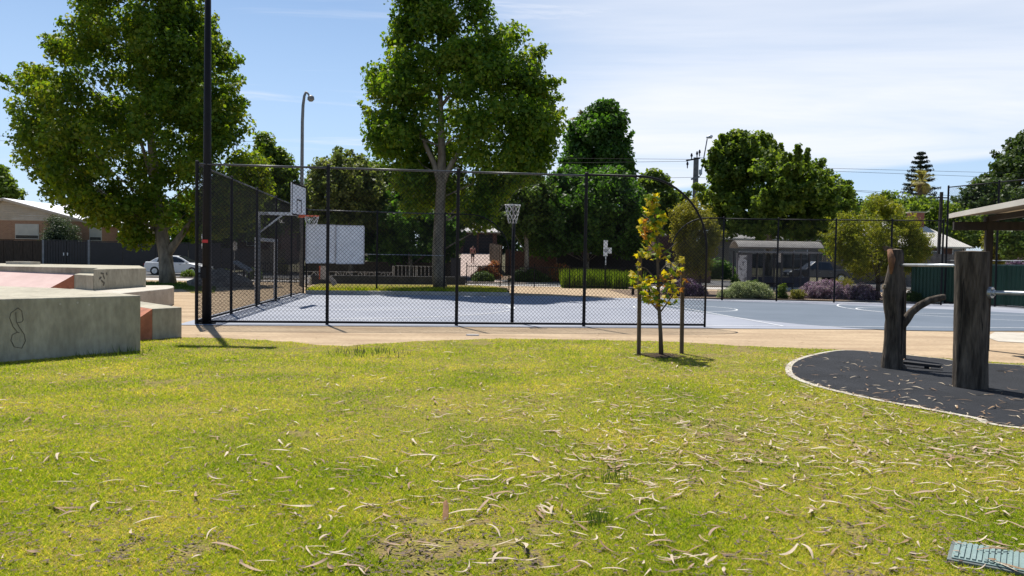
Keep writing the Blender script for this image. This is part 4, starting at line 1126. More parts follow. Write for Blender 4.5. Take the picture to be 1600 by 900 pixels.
while nl < 262 and tries < 20000:
    tries += 1
    py = random.uniform(303, 476)
    for (ya, la, ra), (yb, lb, rb) in zip(prof, prof[1:]):
        if ya <= py <= yb:
            u = (py - ya) / (yb - ya); l_, r_ = la + (lb - la) * u, ra + (rb - ra) * u; break
    px = random.uniform(l_, r_)
    if float(vnoise(np.array([px / 22.0]), np.array([py / 22.0]), 1.0)[0]) < .33: continue
    hw = (r_ - l_) / 2 * q.y / FPX
    P = py_(px, py, random.uniform(-1, 1) * min(.32, hw))
    m = random.choices((0, 1, 2, 3), (.50, .34, .06, .10))[0]
    if px < 1012 and 355 < py < 375: m = 2
    if px > 1050 and py > 375: m = random.choices((0, 1, 2), (.6, .28, .12))[0]
    o = bpy.data.objects.new('leaf', ym(random.randrange(3), m)); COL.objects.link(o); o.parent = yt
    o.location = P - q; o.rotation_euler = (random.uniform(-1.0, 1.3), random.uniform(-.9, .9), random.uniform(0, 2 * pi)); o.scale = (random.uniform(.65, 1.15),) * 3
    nl += 1
fv, ff, fm = [], [], []
for k in range(80):
    py = random.uniform(308, 474)
    for (ya, la, ra), (yb, lb, rb) in zip(prof, prof[1:]):
        if ya <= py <= yb:
            u = (py - ya) / (yb - ya); l_, r_ = la + (lb - la) * u, ra + (rb - ra) * u; break
    px = l_ + (r_ - l_) * random.uniform(.06, .94)
    if float(vnoise(np.array([px / 22.0]), np.array([py / 22.0]), 1.0)[0]) < .27: continue
    v, f = maple_leaf(.13, .4, k); Rm = Matrix.Rotation(random.uniform(0, 6.28), 3, 'Z') @ Matrix.Rotation(random.uniform(-1, 1.3), 3, 'X')
    P = py_(px, py, random.uniform(-.3, .3)); kk = len(fv)
    fv += [Rm @ Vector(w) + P for w in v]; ff += [tuple(i_ + kk for i_ in g_) for g_ in f]; fm += [random.choices((0, 1, 2, 3), (.48, .36, .05, .11))[0]] * len(f)
mb = MB(); mb.v = [tuple(w) for w in fv]; mb.f = ff; mb.mi = fm; o = mb.build('small_foliage', lmats, yt, fixn=False); o['kind'] = 'stuff'
for k, (px, py) in enumerate([(1058, 428), (1066, 440), (1072, 436), (1076, 440), (1063, 452), (1055, 450), (1052, 445), (1066, 418)]):
    o = bpy.data.objects.new('leaf', ym(k % 3, random.choice((0, 1, 2)))); COL.objects.link(o); o.parent = yt
    o.location = py_(px, py, .1) - q; o.rotation_euler = (random.uniform(-1, 1), random.uniform(-1, 1), random.uniform(0, 6))
for (px, py, ty, lab) in [(998, 555, 398, 'left one of two timber stakes beside the young maple'), (1065, 553, 402, 'right one of two timber stakes beside the young maple')]:
    s0 = G(px, py); s1 = at(px + 2, ty, s0.y)
    mb = MB(); mb.bar(s0 - Vector((0, 0, .05)), s1, .062, .062); o = mb.build('tree_stake', m_stake, origin=s0, bevel=.005); tag(o, lab, 'stake', 'stakes beside the young tree')
# mulch ring
mb = MB(); k = 24
mb.add([(q.x + .42 * math.cos(a) * random.uniform(.8, 1.15), q.y + .42 * math.sin(a) * random.uniform(.8, 1.15), .011) for a in [2 * pi * i / k for i in range(k)]] + [(q.x, q.y, .03)], [(i, (i + 1) % k, k) for i in range(k)])
tag(mb.build('mulch', M('dark_mulch', (.075, .052, .033), .95, scale=14, col2=(.03, .02, .014), bump=.8, bscale=40, spec=.1)), kind='structure')

# ------------------------------------------------------------------ trees
def crown_np(rg, clumps, per, size, aspect=0.75, outward=0.6, up=0.35, shell=0.45):
    """leaf quads round clump centres: clumps = list of (x,y,z,r)"""
    C = np.array(clumps); rm = np.median(C[:, 3]); cnt = np.maximum(4, (per * np.clip((C[:, 3] / rm) ** 1.7, .05, 1.6)).astype(int))
    idx = np.repeat(np.arange(len(C)), cnt); n = len(idx)
    d = rg.normal(size=(n, 3)); d /= np.linalg.norm(d, axis=1)[:, None]
    rad = C[idx, 3] * rg.random(n) ** shell
    pos = C[idx, :3] + d * rad[:, None] * np.array([1, 1, .8])
    nr = d * outward + rg.normal(size=(n, 3)) * .55 + np.array([0, 0, up]); nr /= np.linalg.norm(nr, axis=1)[:, None]
    t = np.cross(nr, rg.normal(size=(n, 3))); t /= (np.linalg.norm(t, axis=1)[:, None] + 1e-9)
    b = np.cross(nr, t)
    s = size * (.5 + .95 * rg.random(n) ** 1.3)[:, None]
    v = np.zeros((n, 4, 3), np.float32)
    fold = nr * s * .12
    v[:, 0] = pos - t * s * .5; v[:, 1] = pos - b * s * .5 * aspect + fold; v[:, 2] = pos + t * s * .5; v[:, 3] = pos + b * s * .5 * aspect + fold
    return v.reshape(-1, 3), np.arange(n * 4).reshape(-1, 4)
def envelope(prof, Y):
    """prof: (py, pxl, pxr) rows -> (z, xl, xr) at depth Y"""
    out = []
    for (py, l, r) in prof:
        a = at(l, py, Y); b2_ = at(r, py, Y); out.append(((a.z + b2_.z) / 2, a.x, b2_.x))
    out.sort(); return out
def env_at(env, z):
    if z <= env[0][0]: return env[0][1], env[0][2]
    for (za, la, ra), (zb, lb, rb) in zip(env, env[1:]):
        if za <= z <= zb:
            u = (z - za) / max(1e-6, zb - za); return la + (lb - la) * u, ra + (rb - ra) * u
    return env[-1][1], env[-1][2]
def fill_clumps(rg, env, Y, n, rmin, rmax, depth=1.0, inner=.45, gap=0.0):
    out = []; zs = [e[0] for e in env]; wmax = max(e[2] - e[1] for e in env); tries = 0
    while len(out) < n and tries < n * 60:
        tries += 1
        z = rg.uniform(zs[0], zs[-1]); l, r = env_at(env, z); w = r - l
        if rg.random() > (w / wmax) ** 1.3 + .12: continue
        cr_ = rg.uniform(rmin, rmax); Rr = max(.1, w / 2 - cr_ * .8); a = rg.uniform(0, 2 * pi); k = rg.random() ** inner
        if rg.random() < .3: a = (0 if rg.random() < .5 else pi) + rg.normal() * .4; k = rg.random() ** .2
        x = (l + r) / 2 + Rr * k * math.cos(a); y = Y + Rr * k * math.sin(a) * depth
        if gap and float(vnoise(np.array([x * 1.25 + y * .5]), np.array([z * 1.25 + 3]), 1.0)[0]) < gap * .78: continue
        out.append((x, y, z, cr_))
    return out
def tree(name, label, base, trunk_path, trunk_r, prof, Y, nclump, per, leaf, lmat, bark=None, rr=(.6, 1.2), depth=1.0, inner=.45, gap=.0, seed=0, cat='tree', group=None, limbs=14, aspect=.75, up=.35, shell=.45, extra=None, sprigs=None, clear=None):
    rg = np.random.default_rng(seed + 100)
    env = envelope(prof, Y)
    t = thing(name, tuple(base), label, cat, group)
    mb = MB(); mb.tube(trunk_path, trunk_r, 12, jit=.05, seed=seed); tk = mb.build('trunk', bark or m_bark, t, smooth=True)
    cl = fill_clumps(rg, env, Y, nclump, rr[0], rr[1], depth, inner, gap)
    if extra: cl += extra
    if clear: cl = [c for c in cl if not (c[2] < clear[2] + c[3] and clear[0] - c[3] < c[0] < clear[1] + c[3] and c[1] < Y + .4)]
    ns = max(6, nclump // 5) if sprigs is None else sprigs
    cxy = np.mean([(c[0], c[1], c[2]) for c in cl], axis=0)
    order = rg.permutation(len(cl))[:ns]
    for i in order:
        c = np.array(cl[i][:3]); d = c - cxy; d[2] = abs(d[2]) + .5 * cl[i][3]; d = d / (np.linalg.norm(d) + 1e-6) + np.array([0, 0, .35]) + rg.normal(size=3) * .25
        d /= np.linalg.norm(d); r0 = cl[i][3]
        for k in range(3):
            q = c + d * r0 * (.75 + .42 * k)
            el, er = env_at(env, q[2])
            if q[2] > env[-1][0] - .1 or not (el - .35 < q[0] < er + .35): break
            cl.append((q[0], q[1], q[2], r0 * (.42 - .09 * k)))
    if limbs:
        tops = [Vector(p) for p in trunk_path[1:]]
        pick = rg.permutation(len(cl))[:limbs]
        for i in pick:
            c = Vector(cl[i][:3]); s = min(tops, key=lambda w: abs(w.z - (c.z - (c - w).xy.length * .8)))
            mid = s.lerp(c, .5) + Vector((0, 0, -.06 * (c - s).length)) + Vector(rg.normal(size=3) * .12)
            r0 = trunk_r[-2] * .45 if len(trunk_r) > 2 else .08
            mb = MB(); mb.tube([s, mid, c], [r0, r0 * .55, r0 * .15], 6); mb.build('limb', bark or m_bark, t, smooth=True)
    v, f = crown_np(rg, cl, per, leaf, aspect, up=up, shell=shell)
    np_mesh('crown', v, f, lmat, t)
    return t
# big left plane tree
Y = 43.0
tb = G(262, 443.5)
Y = tb.y
def q3(px, py): return at(px, py, Y)
prof = [(-150, 190, 240), (-100, 165, 275), (-60, 140, 300), (-30, 120, 318), (0, 112, 326), (30, 98, 335), (60, 92, 352), (80, 70, 372), (100, 55, 382), (130, 45, 380), (150, 28, 372), (165, 14, 388), (190, 34, 404), (215, 30, 412), (240, 26, 424), (265, 24, 434), (285, 50, 430), (305, 72, 425), (325, 110, 415), (345, 140, 410), (358, 165, 345), (374, 192, 246)]
tp = [tb, q3(260, 420), q3(258, 395), q3(252, 365), q3(246, 330), q3(242, 280), q3(236, 220), q3(228, 150), q3(222, 80), q3(215, 20)]
T1 = tree('plane_tree', 'largest plane tree, at left, its forked trunk rising behind the skate blocks', tb, tp, [.46, .38, .35, .33, .28, .24, .2, .16, .11, .06], prof, Y, 600, 150, .21, lf_plane, rr=(.55, 1.1), depth=.85, inner=.42, gap=.25, seed=1, limbs=22, clear=(at(253, 300, Y).x, at(266, 300, Y).x, at(255, 376, Y).z))
mb = MB(); mb.tube([q3(259, 400), q3(268, 388), q3(280, 372), q3(296, 350), q3(318, 315)], [.26, .22, .18, .14, .07], 10, jit=.06); mb.build('forked_limb', m_bark, T1, smooth=True)
mb = MB(); mb.tube([q3(245, 300), q3(234, 270), q3(226, 240), q3(210, 190)], [.16, .13, .1, .05], 8); mb.build('forked_limb', m_bark, T1, smooth=True)
# centre plane tree
Y = 38.6; tb = at(688, 447, Y); tb.z = .22
prof = [(-190, 660, 705), (-140, 635, 735), (-90, 618, 752), (-45, 610, 760), (-20, 606, 764), (0, 603, 768), (25, 604, 775), (45, 604, 800), (62, 603, 838), (80, 590, 850), (100, 572, 856), (130, 560, 868), (155, 557, 880), (180, 562, 888), (200, 556, 886), (222, 555, 878), (245, 572, 872), (262, 590, 855), (280, 600, 838), (300, 612, 800), (322, 612, 785), (346, 705, 774)]
def q3(px, py): return at(px, py, Y)
tp = [tb, q3(684, 425), q3(684, 395), q3(686, 350), q3(688, 310), q3(690, 275), q3(690, 230), q3(688, 170), q3(686, 100), q3(684, 30)]
tp[0] = tb
T2 = tree('plane_tree', 'tall plane tree in the centre with a straight pale trunk behind the court', tb, tp, [.36, .29, .275, .26, .25, .23, .18, .14, .1, .05], prof, Y, 520, 135, .195, lf_plane2, rr=(.5, 1.0), depth=.85, inner=.42, gap=.37, seed=2, limbs=22, clear=(at(678, 300, Y).x, at(700, 300, Y).x, at(690, 284, Y).z))
mb = MB(); mb.tube([q3(687, 285), q3(678, 255), q3(664, 225), q3(645, 180)], [.17, .13, .1, .05], 8); mb.build('forked_limb', m_bark, T2, smooth=True)
mb = MB(); mb.tube([q3(690, 290), q3(702, 262), q3(722, 230), q3(750, 190)], [.17, .13, .1, .05], 8); mb.build('forked_limb', m_bark, T2, smooth=True)

def simple_tree(name, label, Y, prof, trunk_px, base_py, r0, nclump, per, leaf, lmat, **kw):
    tb = at(trunk_px, base_py, Y); tb.z = zt(Y)
    env = envelope(prof, Y); zt_ = env[-1][0]; zb_ = env[0][0]; cx = (env[len(env) // 2][1] + env[len(env) // 2][2]) / 2
    tp = [tb, Vector((tb.x + .05, Y, tb.z + (zb_ - tb.z) * .6)), Vector((tb.x * .8 + cx * .2, Y, max(tb.z + .8, zb_ + .2 * (zt_ - zb_)))), Vector((cx, Y, zb_ + .55 * (zt_ - zb_))), Vector((cx, Y, zb_ + .85 * (zt_ - zb_)))]
    return tree(name, label, tb, tp, [r0, r0 * .85, r0 * .7, r0 * .42, r0 * .15], prof, Y, nclump, per, leaf, lmat, **kw)
# background trees, left to right
simple_tree('garden_tree', 'dark green tree cut by the left edge behind the brick house roof', 84, [(262, -20, 6), (280, -40, 22), (300, -50, 38), (322, -50, 30)], -20, 340, .25, 60, 80, .4, lf_street, seed=3, limbs=4, rr=(.6, 1.2))
simple_tree('garden_tree', 'thin topped tree between the left plane tree and street lamp', 66, [(205, 402, 416), (228, 398, 432), (250, 392, 462), (272, 380, 470), (300, 370, 475), (335, 360, 480), (370, 365, 478)], 425, 410, .2, 150, 90, .30, lf_street, seed=4, limbs=8, rr=(.5, 1.0), gap=.3)
simple_tree('garden_tree', 'dark leafy tree behind the forked trunk of the left plane tree', 70.5, [(300, 285, 345), (318, 262, 372), (340, 252, 380), (362, 255, 378), (384, 262, 366)], 316, 412, .2, 170, 85, .28, lf_dark, seed=41, limbs=5, rr=(.5, 1.0))
simple_tree('garden_tree', 'pale green leafy tree just right of the street lamp', 58, [(226, 520, 540), (240, 495, 560), (258, 480, 585), (280, 474, 600), (305, 472, 610), (330, 474, 620), (352, 480, 620)], 548, 420, .2, 190, 90, .26, lf_pale, seed=5, limbs=8, rr=(.4, .9), gap=.25)
simple_tree('garden_tree', 'dark bushy tree shading the wall behind the white boards', 60, [(300, 575, 650), (322, 560, 700), (350, 545, 735), (375, 545, 730), (402, 560, 712)], 640, 425, .2, 210, 80, .26, lf_dark, seed=6, limbs=6, rr=(.5, 1.0))
simple_tree('garden_tree', 'bushy tree with bright leaf tips left of the driveway', 63, [(262, 560, 680), (290, 575, 740), (320, 600, 770), (345, 640, 735), (365, 650, 728)], 690, 420, .2, 170, 80, .27, lf_shrub, seed=7, limbs=6, rr=(.5, 1.0))
simple_tree('tall_tree', 'tall dense dark tree behind the centre plane tree, beside a palm top', 78, [(166, 925, 965), (180, 912, 978), (198, 890, 986), (218, 880, 984), (240, 876, 993), (262, 874, 996), (285, 872, 1010), (310, 870, 1010)], 935, 400, .35, 260, 95, .34, lf_dark, seed=8, limbs=8, rr=(.7, 1.4), gap=.28, cat='tree')
simple_tree('garden_tree', 'broad shady tree overhanging the brick wall right of the netball post', 62, [(266, 880, 960), (282, 845, 992), (300, 822, 1012), (325, 808, 1022), (350, 800, 1025), (372, 805, 1020), (392, 815, 1005)], 915, 415, .25, 330, 90, .28, lf_dark, seed=9, limbs=10, rr=(.5, 1.1))
simple_tree('garden_tree', 'green tree crown between the netball net and centre plane tree', 59, [(285, 800, 850), (305, 775, 880), (330, 760, 870), (352, 770, 850), (368, 790, 840)], 822, 415, .2, 120, 80, .27, lf_shrub, seed=10, limbs=6, rr=(.45, .9))
simple_tree('garden_tree', 'light green tree peeping over the arched near fence end', 72, [(268, 1010, 1032), (284, 995, 1050), (305, 990, 1062), (330, 985, 1066), (360, 985, 1070)], 1025, 410, .2, 130, 85, .3, lf_street, seed=11, limbs=6, rr=(.5, 1.0))
simple_tree('street_tree', 'wide leafy street tree behind the bus shelter', 56.5, [(206, 1142, 1166), (216, 1128, 1208), (232, 1112, 1216), (246, 1104, 1240), (262, 1098, 1282), (280, 1094, 1312), (298, 1092, 1330), (320, 1092, 1332), (345, 1098, 1320), (368, 1120, 1290)], 1200, 420, .3, 400, 110, .25, lf_street, seed=12, limbs=16, rr=(.4, .95), gap=.36, sprigs=170)
simple_tree('wattle_tree', 'yellow olive wattle behind the arch of the right back fence', 41, [(318, 1062, 1096), (332, 1046, 1116), (350, 1040, 1124), (375, 1042, 1126), (400, 1050, 1122), (425, 1060, 1110)], 1092, 462, .09, 150, 100, .15, lf_olive, bark=m_barkd, seed=13, limbs=10, rr=(.3, .6), aspect=.35, gap=.36, up=.1)
simple_tree('wattle_tree', 'spreading green wattle with dark trunk near the green fence', 37.5, [(316, 1350, 1392), (328, 1322, 1416), (345, 1302, 1432), (362, 1290, 1446), (380, 1288, 1452), (398, 1296, 1448), (414, 1312, 1440), (428, 1330, 1420)], 1370, 468, .12, 210, 105, .14, lf_wattle, bark=m_barkd, seed=14, limbs=14, rr=(.3, .62), aspect=.35, up=.1, gap=.3)
simple_tree('garden_tree', 'small dark tree under the right end of the street tree', 66, [(300, 1290, 1330), (325, 1280, 1345), (360, 1275, 1350), (395, 1280, 1345)], 1310, 420, .2, 90, 70, .3, lf_dark, seed=15, limbs=4, rr=(.5, 1.0))
simple_tree('garden_tree', 'low green trees rounded behind the pale roofed house', 92, [(305, 1375, 1392), (318, 1345, 1470), (335, 1335, 1520), (355, 1335, 1545), (380, 1400, 1545)], 1440, 400, .2, 170, 80, .4, lf_street, seed=16, limbs=4, rr=(.7, 1.3))
simple_tree('gum_tree', 'big clumpy gum tree cut by the right edge of the view', 118, [(208, 1600, 1630), (225, 1578, 1650), (245, 1565, 1680), (262, 1548, 1690), (280, 1532, 1700), (298, 1520, 1700), (318, 1512, 1700)], 1625, 400, .5, 130, 190, .5, lf_gum, seed=17, limbs=12, rr=(1.1, 2.0), gap=.36, shell=.5)
simple_tree('garden_tree', 'rounded dark tree between the gum and pale roofed house', 104, [(286, 1520, 1560), (300, 1498, 1590), (318, 1488, 1620), (340, 1485, 1640), (370, 1500, 1650)], 1550, 400, .3, 150, 90, .45, lf_gum, seed=18, limbs=4, rr=(.8, 1.5))
simple_tree('garden_tree', 'bright green tree under the picnic shelter roof at right', 48, [(355, 1570, 1640), (370, 1556, 1680), (388, 1560, 1690), (405, 1565, 1690)], 1620, 430, .15, 100, 90, .22, lf_shrub, seed=19, limbs=4, rr=(.4, .8))
simple_tree('garden_shrub', 'rusty brown shrub beside the shelter post at right', 50, [(360, 1540, 1562), (375, 1534, 1570), (395, 1534, 1572), (412, 1538, 1568)], 1552, 430, .08, 50, 80, .18, lf_olive, seed=20, limbs=3, rr=(.3, .6), cat='shrub')
for k, (l, r, tp_, lab) in enumerate([(-260, 30, 262, 'row of far dark trees behind the brick house'), (330, 480, 290, 'dim far trees behind the left court fence'), (470, 640, 262, 'far green trees behind the pale leafy tree'), (820, 1100, 300, 'far green trees behind the utility pole'), (650, 830, 305, 'far green trees behind the garage at the top of the driveway'), (1290, 1500, 322, 'far green trees along the skyline at right')]):
    Y = 108
    simple_tree('far_tree', lab, Y, [(tp_, l + 20, r - 20), (tp_ + 20, l, r), (tp_ + 60, l, r), (410, l, r)], (l + r) / 2, 405, .3, 170, 60, .6, lf_street if k % 2 else lf_dark, seed=30 + k, limbs=4, rr=(.9, 1.8), depth=.25)

# Norfolk pine with palm before it
Y = 150; b = at(1434, 400, Y); b.z = zt(Y); topz = at(1434, 238, Y).z
t = thing('norfolk_pine', tuple(b), 'tall tiered Norfolk pine on the skyline at right', 'tree')
mb = MB(); mb.tube([b, Vector((b.x, Y, topz))], [.5, .05], 8); mb.build('trunk', m_barkd, t)
V_, F_ = [], []; rg = np.random.default_rng(3); cl = []
z = at(1434, 340, Y).z
while z < topz:
    u = (topz - z) / (topz - at(1434, 320, Y).z); Rm = .35 + 3.6 * min(1, u) ** .8
    for k in range(9):
        a = rg.random() * 2 * pi; rr_ = Rm * rg.uniform(.8, 1.1)
        for s in np.linspace(.2, 1, 6): cl.append((b.x + rr_ * s * math.cos(a), Y + rr_ * s * math.sin(a), z + .25 * s * s * rr_ * .5, .32))
    z += .85
v, f = crown_np(rg, cl, 12, .5, .3); np_mesh('crown', v, f, lf_pine, t)
def palm(label, px, py_top, py_head, Y, Rm, seed):
    h = at(px, py_head, Y); b = Vector((h.x, Y, zt(Y))); rg = random.Random(seed)
    t = thing('palm_tree', tuple(b), label, 'palm tree')
    mb = MB(); mb.tube([b, h], [.35, .28], 8); mb.build('trunk', m_barkd, t)
    mb = MB()
    for k in range(26):
        a = rg.uniform(0, 2 * pi); el = rg.uniform(-.9, 1.25); L = Rm * rg.uniform(.8, 1.1)
        d = Vector((math.cos(a) * math.cos(el), math.sin(a) * math.cos(el), math.sin(el))); side = d.cross(Vector((0, 0, 1))).normalized()
        p0 = h + d * .1
        for j in range(9):
            w = L * .30 * (j - 4) / 4; tip = h + d * L * (1 - .05 * abs(j - 4)) + side * w + Vector((0, 0, -.22 * L))
            md = h + d * L * .55 + side * w * .35
            mb.add([p0, md + side * .1, tip, md - side * .1], [(0, 1, 2, 3)])
    mb.build('frond_crown', lf_palm, t, fixn=False)
    mb = MB()
    for k in range(60):
        a = rg.uniform(0, 2 * pi); z0 = rg.uniform(-2.6, -.2); p = h + Vector((math.cos(a) * .4, math.sin(a) * .4, z0)); o_ = Vector((math.cos(a), math.sin(a), 0)); s_ = o_.cross(Vector((0, 0, 1)))
        mb.add([p - s_ * .2, p + s_ * .2, p + o_ * .5 + Vector((0, 0, -1.2))], [(0, 1, 2)])
    mb.build('dead_skirt', M('dead_frond', (.2, .15, .09), .9, scale=4), t, fixn=False)
palm('shaggy fan palm in front of the tiered Norfolk pine', 1441, 268, 283, 128, 2.9, 1)
palm('fan palm top poking out behind the tall dense dark tree', 912, 178, 188, 92, 1.9, 2)
palm('tiny dark palm on the skyline left of the pine', 1386, 303, 310, 150, 1.8, 3)

# ------------------------------------------------------------------ shrubs and garden plants
def shrub(name, label, px0, px1, py_top, Y, base_z, n, per, leaf, mat, aspect=.6, r=(.2, .4), seed=0, cat='shrub', dep=.8, group=None, flat=False, stem=True):
    a = at(px0, py_top, Y); b = at(px1, py_top, Y); cx = (a.x + b.x) / 2; hw = (b.x - a.x) / 2; H = a.z - base_z
    rg = np.random.default_rng(seed + 300)
    t = thing(name, (cx, Y, base_z), label, cat, group)
    cl = []
    while len(cl) < n:
        d = rg.normal(size=3); d /= np.linalg.norm(d); k = rg.random() ** .4; d *= k; d[2] = abs(d[2])
        rr_ = rg.uniform(*r)
        cl.append((cx + d[0] * max(.05, hw - rr_ * .7), Y + d[1] * max(.05, hw * dep - rr_ * .7), base_z + .05 + d[2] * max(.05, H - rr_ * .8), rr_))
    v, f = crown_np(rg, cl, per, leaf, aspect, up=.5); v[:, 2] = np.maximum(v[:, 2], base_z + .005)
    np_mesh('foliage', v, f, mat, t)
    if stem:
        mb = MB(); mb.tube([(cx, Y, base_z - .05), (cx + .03, Y, base_z + H * .5)], [.05, .02], 6); mb.build('stem', m_barkd, t)
    return t
shrub('round_shrub', 'rounded grey green shrub in front of the brick house shutters', 50, 134, 328, 69.5, zt(69.5), 230, 150, .17, lf_grey, .3, (.35, .7), 1)
shrub('groundcover_shrub', 'silvery green mounded shrub below the bus shelter', 1120, 1214, 437, 37.2, 0, 230, 120, .075, lf_silver, .4, (.14, .3), 2, dep=.6)
shrub('flowering_shrub', 'mauve flowering shrub right of the bus shelter, behind the fence', 1242, 1344, 434, 38.2, 0, 170, 110, .065, lf_purple, .8, (.14, .28), 3, dep=.6)
shrub('flowering_shrub', 'mauve flowering shrub left of the wattle trunk', 1318, 1382, 441, 37.6, 0, 110, 100, .065, lf_purple, .8, (.14, .26), 4, dep=.7)
shrub('flowering_shrub', 'dark violet flowering shrub behind the arched end posts', 1030, 1108, 434, 38.6, 0, 170, 110, .07, lf_violet, .8, (.15, .3), 5, dep=.6)
shrub('leafy_shrub', 'small bright green shrub between silvery and mauve shrubs', 1212, 1234, 440, 37.2, 0, 40, 60, .08, lf_reed, .6, (.1, .2), 6)
shrub('leafy_shrub', 'low olive shrub at the left foot of the mauve one', 1230, 1262, 450, 37, 0, 40, 60, .07, lf_olive, .6, (.1, .2), 7)
shrub('leafy_shrub', 'low green shrub against the green steel fence', 1400, 1452, 452, 36.4, 0, 60, 80, .08, lf_shrub, .5, (.12, .24), 8)
shrub('leafy_shrub', 'leafy green shrub just under the poster panel', 1140, 1158, 428, 40, 0, 30, 70, .1, lf_shrub, .6, (.14, .25), 9)
shrub('leafy_shrub', 'leafy green shrub beside the left shelter post', 1170, 1190, 433, 41, 0, 30, 70, .1, lf_shrub, .6, (.14, .25), 10)
shrub('leafy_shrub', 'yellow green shrub by the left court fence street side', 282, 306, 418, 55, 0, 40, 80, .12, lf_reed, .6, (.2, .35), 11)
shrub('leafy_shrub', 'bright green shrub left of the slanted sign', 345, 362, 420, 53, 0, 30, 80, .11, lf_reed, .6, (.15, .3), 12)
shrub('leafy_shrub', 'dull green shrub behind the white goal frame', 385, 412, 414, 54, 0, 40, 80, .11, lf_shrub, .6, (.2, .35), 13)
shrub('leafy_shrub', 'golden green shrub behind the basketball hoop', 428, 452, 402, 62, zt(62), 50, 80, .14, lf_olive, .5, (.25, .4), 14)
shrub('leafy_shrub', 'dark green shrub left of the picket fence start', 735, 775, 422, 57, 0, 60, 90, .13, lf_shrub, .6, (.25, .4), 15)
shrub('leafy_shrub', 'long green shrub behind the middle of the picket fence', 790, 868, 419, 57.5, 0, 120, 90, .13, lf_shrub, .5, (.25, .45), 16, dep=.4)
shrub('leafy_shrub', 'grey green shrub behind the russet flowers', 800, 850, 414, 60, zt(60), 70, 80, .13, lf_grey, .5, (.25, .45), 17, dep=.4)
shrub('flower_bed', 'russet flowering plants at the right end of the brick wall', 848, 906, 408, 59, zt(59), 80, 90, .12, lf_red, .6, (.2, .35), 18, cat='flowers', dep=.5)
shrub('flower_bed', 'russet flowering plants beside the driveway', 735, 788, 412, 60.5, zt(60), 70, 90, .12, lf_red, .6, (.2, .35), 19, cat='flowers', dep=.5)
shrub('flower_bed', 'orange flowering plants along the foot of the driveway fence', 760, 785, 402, 66, zt(66), 40, 70, .13, lf_red, .6, (.2, .3), 20, cat='flowers')
shrub('flower_bed', 'dry reddish grasses right of the wattle', 1290, 1345, 428, 42, 0, 60, 70, .10, lf_olive, .2, (.2, .35), 21, cat='flowers', dep=.5)
shrub('leafy_shrub', 'yellow topped shrub left of the driveway under the plane tree', 690, 704, 384, 70, zt(70), 40, 80, .16, lf_olive, .5, (.25, .4), 22)
shrub('garden_hedge', 'orange topped hedge above the dark brick wall', 795, 865, 388, 72, zt(72), 90, 80, .15, lf_shrub, .5, (.3, .5), 23, cat='hedge', dep=.3)
shrub('garden_hedge', 'reddish brown hedge over the green steel fence', 1545, 1640, 400, 40, 0, 110, 80, .12, M('russet_hedge', (.12, .05, .035), .9) if False else lf_violet, .5, (.25, .4), 24, cat='hedge', dep=.3)
def reeds(label, px0, px1, py_top, Y, n, seed, mat=lf_reed, base=0.0):
    a = at(px0, py_top, Y); b_ = at(px1, py_top, Y); H = a.z - base; rg = np.random.default_rng(seed)
    c = ((a.x + b_.x) / 2, Y, base); t = thing('strappy_plant', c, label, 'plant', 'strappy plants behind the picket fence')
    x = rg.uniform(a.x, b_.x, n); y = Y + rg.uniform(-.7, .7, n); an = rg.random(n) * 2 * pi; h = H * rg.uniform(.55, 1.05, n); sp = h * rg.uniform(.05, .35, n)
    w = .035
    v = np.zeros((n, 3, 3), np.float32)
    v[:, 0] = np.stack([x - w, y, np.full(n, base)], 1); v[:, 1] = np.stack([x + w, y, np.full(n, base)], 1); v[:, 2] = np.stack([x + np.cos(an) * sp, y + np.sin(an) * sp, base + h], 1)
    np_mesh('leaf_blades', v.reshape(-1, 3), np.arange(3 * n).reshape(-1, 3), mat, t)
reeds('tall strappy green plant behind the picket fence, left of the sign post', 878, 922, 418, 48.3, 900, 1)
reeds('tall strappy green plant behind the picket fence, under the white sign', 915, 960, 419, 48.5, 900, 2)
reeds('tall strappy green plant at the right end of the picket fence', 955, 1004, 421, 48.0, 900, 3)

shrub('garden_hedge', 'dark leafy hedge added as shade fill behind the pale railing and the brown wall', 560, 706, 382, 65.5, zt(65), 240, 90, .16, lf_dark, .6, (.35, .6), 31, cat='hedge', dep=.12)  # hedge added to cover bright ground where the background is in shade
shrub('garden_hedge', 'dim leafy hedge added as shade fill on the wall below the white boards', 470, 566, 388, 65.5, zt(65), 160, 90, .16, lf_dark, .6, (.35, .6), 32, cat='hedge', dep=.12)  # added likewise, dark fill for the shade under the boards
shrub('garden_hedge', 'dark hedge filling the shade between the olive wattle and the bus shelter', 1060, 1160, 398, 66, zt(66), 140, 80, .16, lf_dark, .6, (.35, .6), 33, cat='hedge', dep=.12)  # added dark fill for the shadow left of the bus shelter
# ------------------------------------------------------------------ street furniture
p = G(471, 447); t = thing('street_lamp', tuple(p), 'tall slim grey street lamp with a drooping round head', 'street lamp')
Y = p.y
def s3(px, py): return at(px, py, Y)
pth = [p, s3(471.5, 300), s3(472.5, 190), s3(473.5, 165), s3(475.5, 150), s3(478, 143.5)]
mb = MB(); mb.tube(pth, [.12, .1, .085, .08, .07, .06], 10); mb.build('pole', m_grey, t, smooth=True)
mb = MB(); mb.tube([s3(478, 143.5), s3(481, 146), s3(484, 151)], .05, 8); mb.build('arm', m_grey, t, smooth=True)
c = s3(485.5, 154)
mb = MB(); mb.tube([c + Vector((-.02, 0, .17)), c + Vector((0, 0, .08)), c + Vector((0.01, 0, -.05)), c + Vector((.02, 0, -.15))], [.08, .18, .19, .1], 12); mb.build('lamp_head', m_grey, t, smooth=True)
mb = MB(); mb.box(p.x - .2, p.x - .11, p.y - .25, p.y, 1.9, 2.9); mb.build('sign_plate', m_black, t)

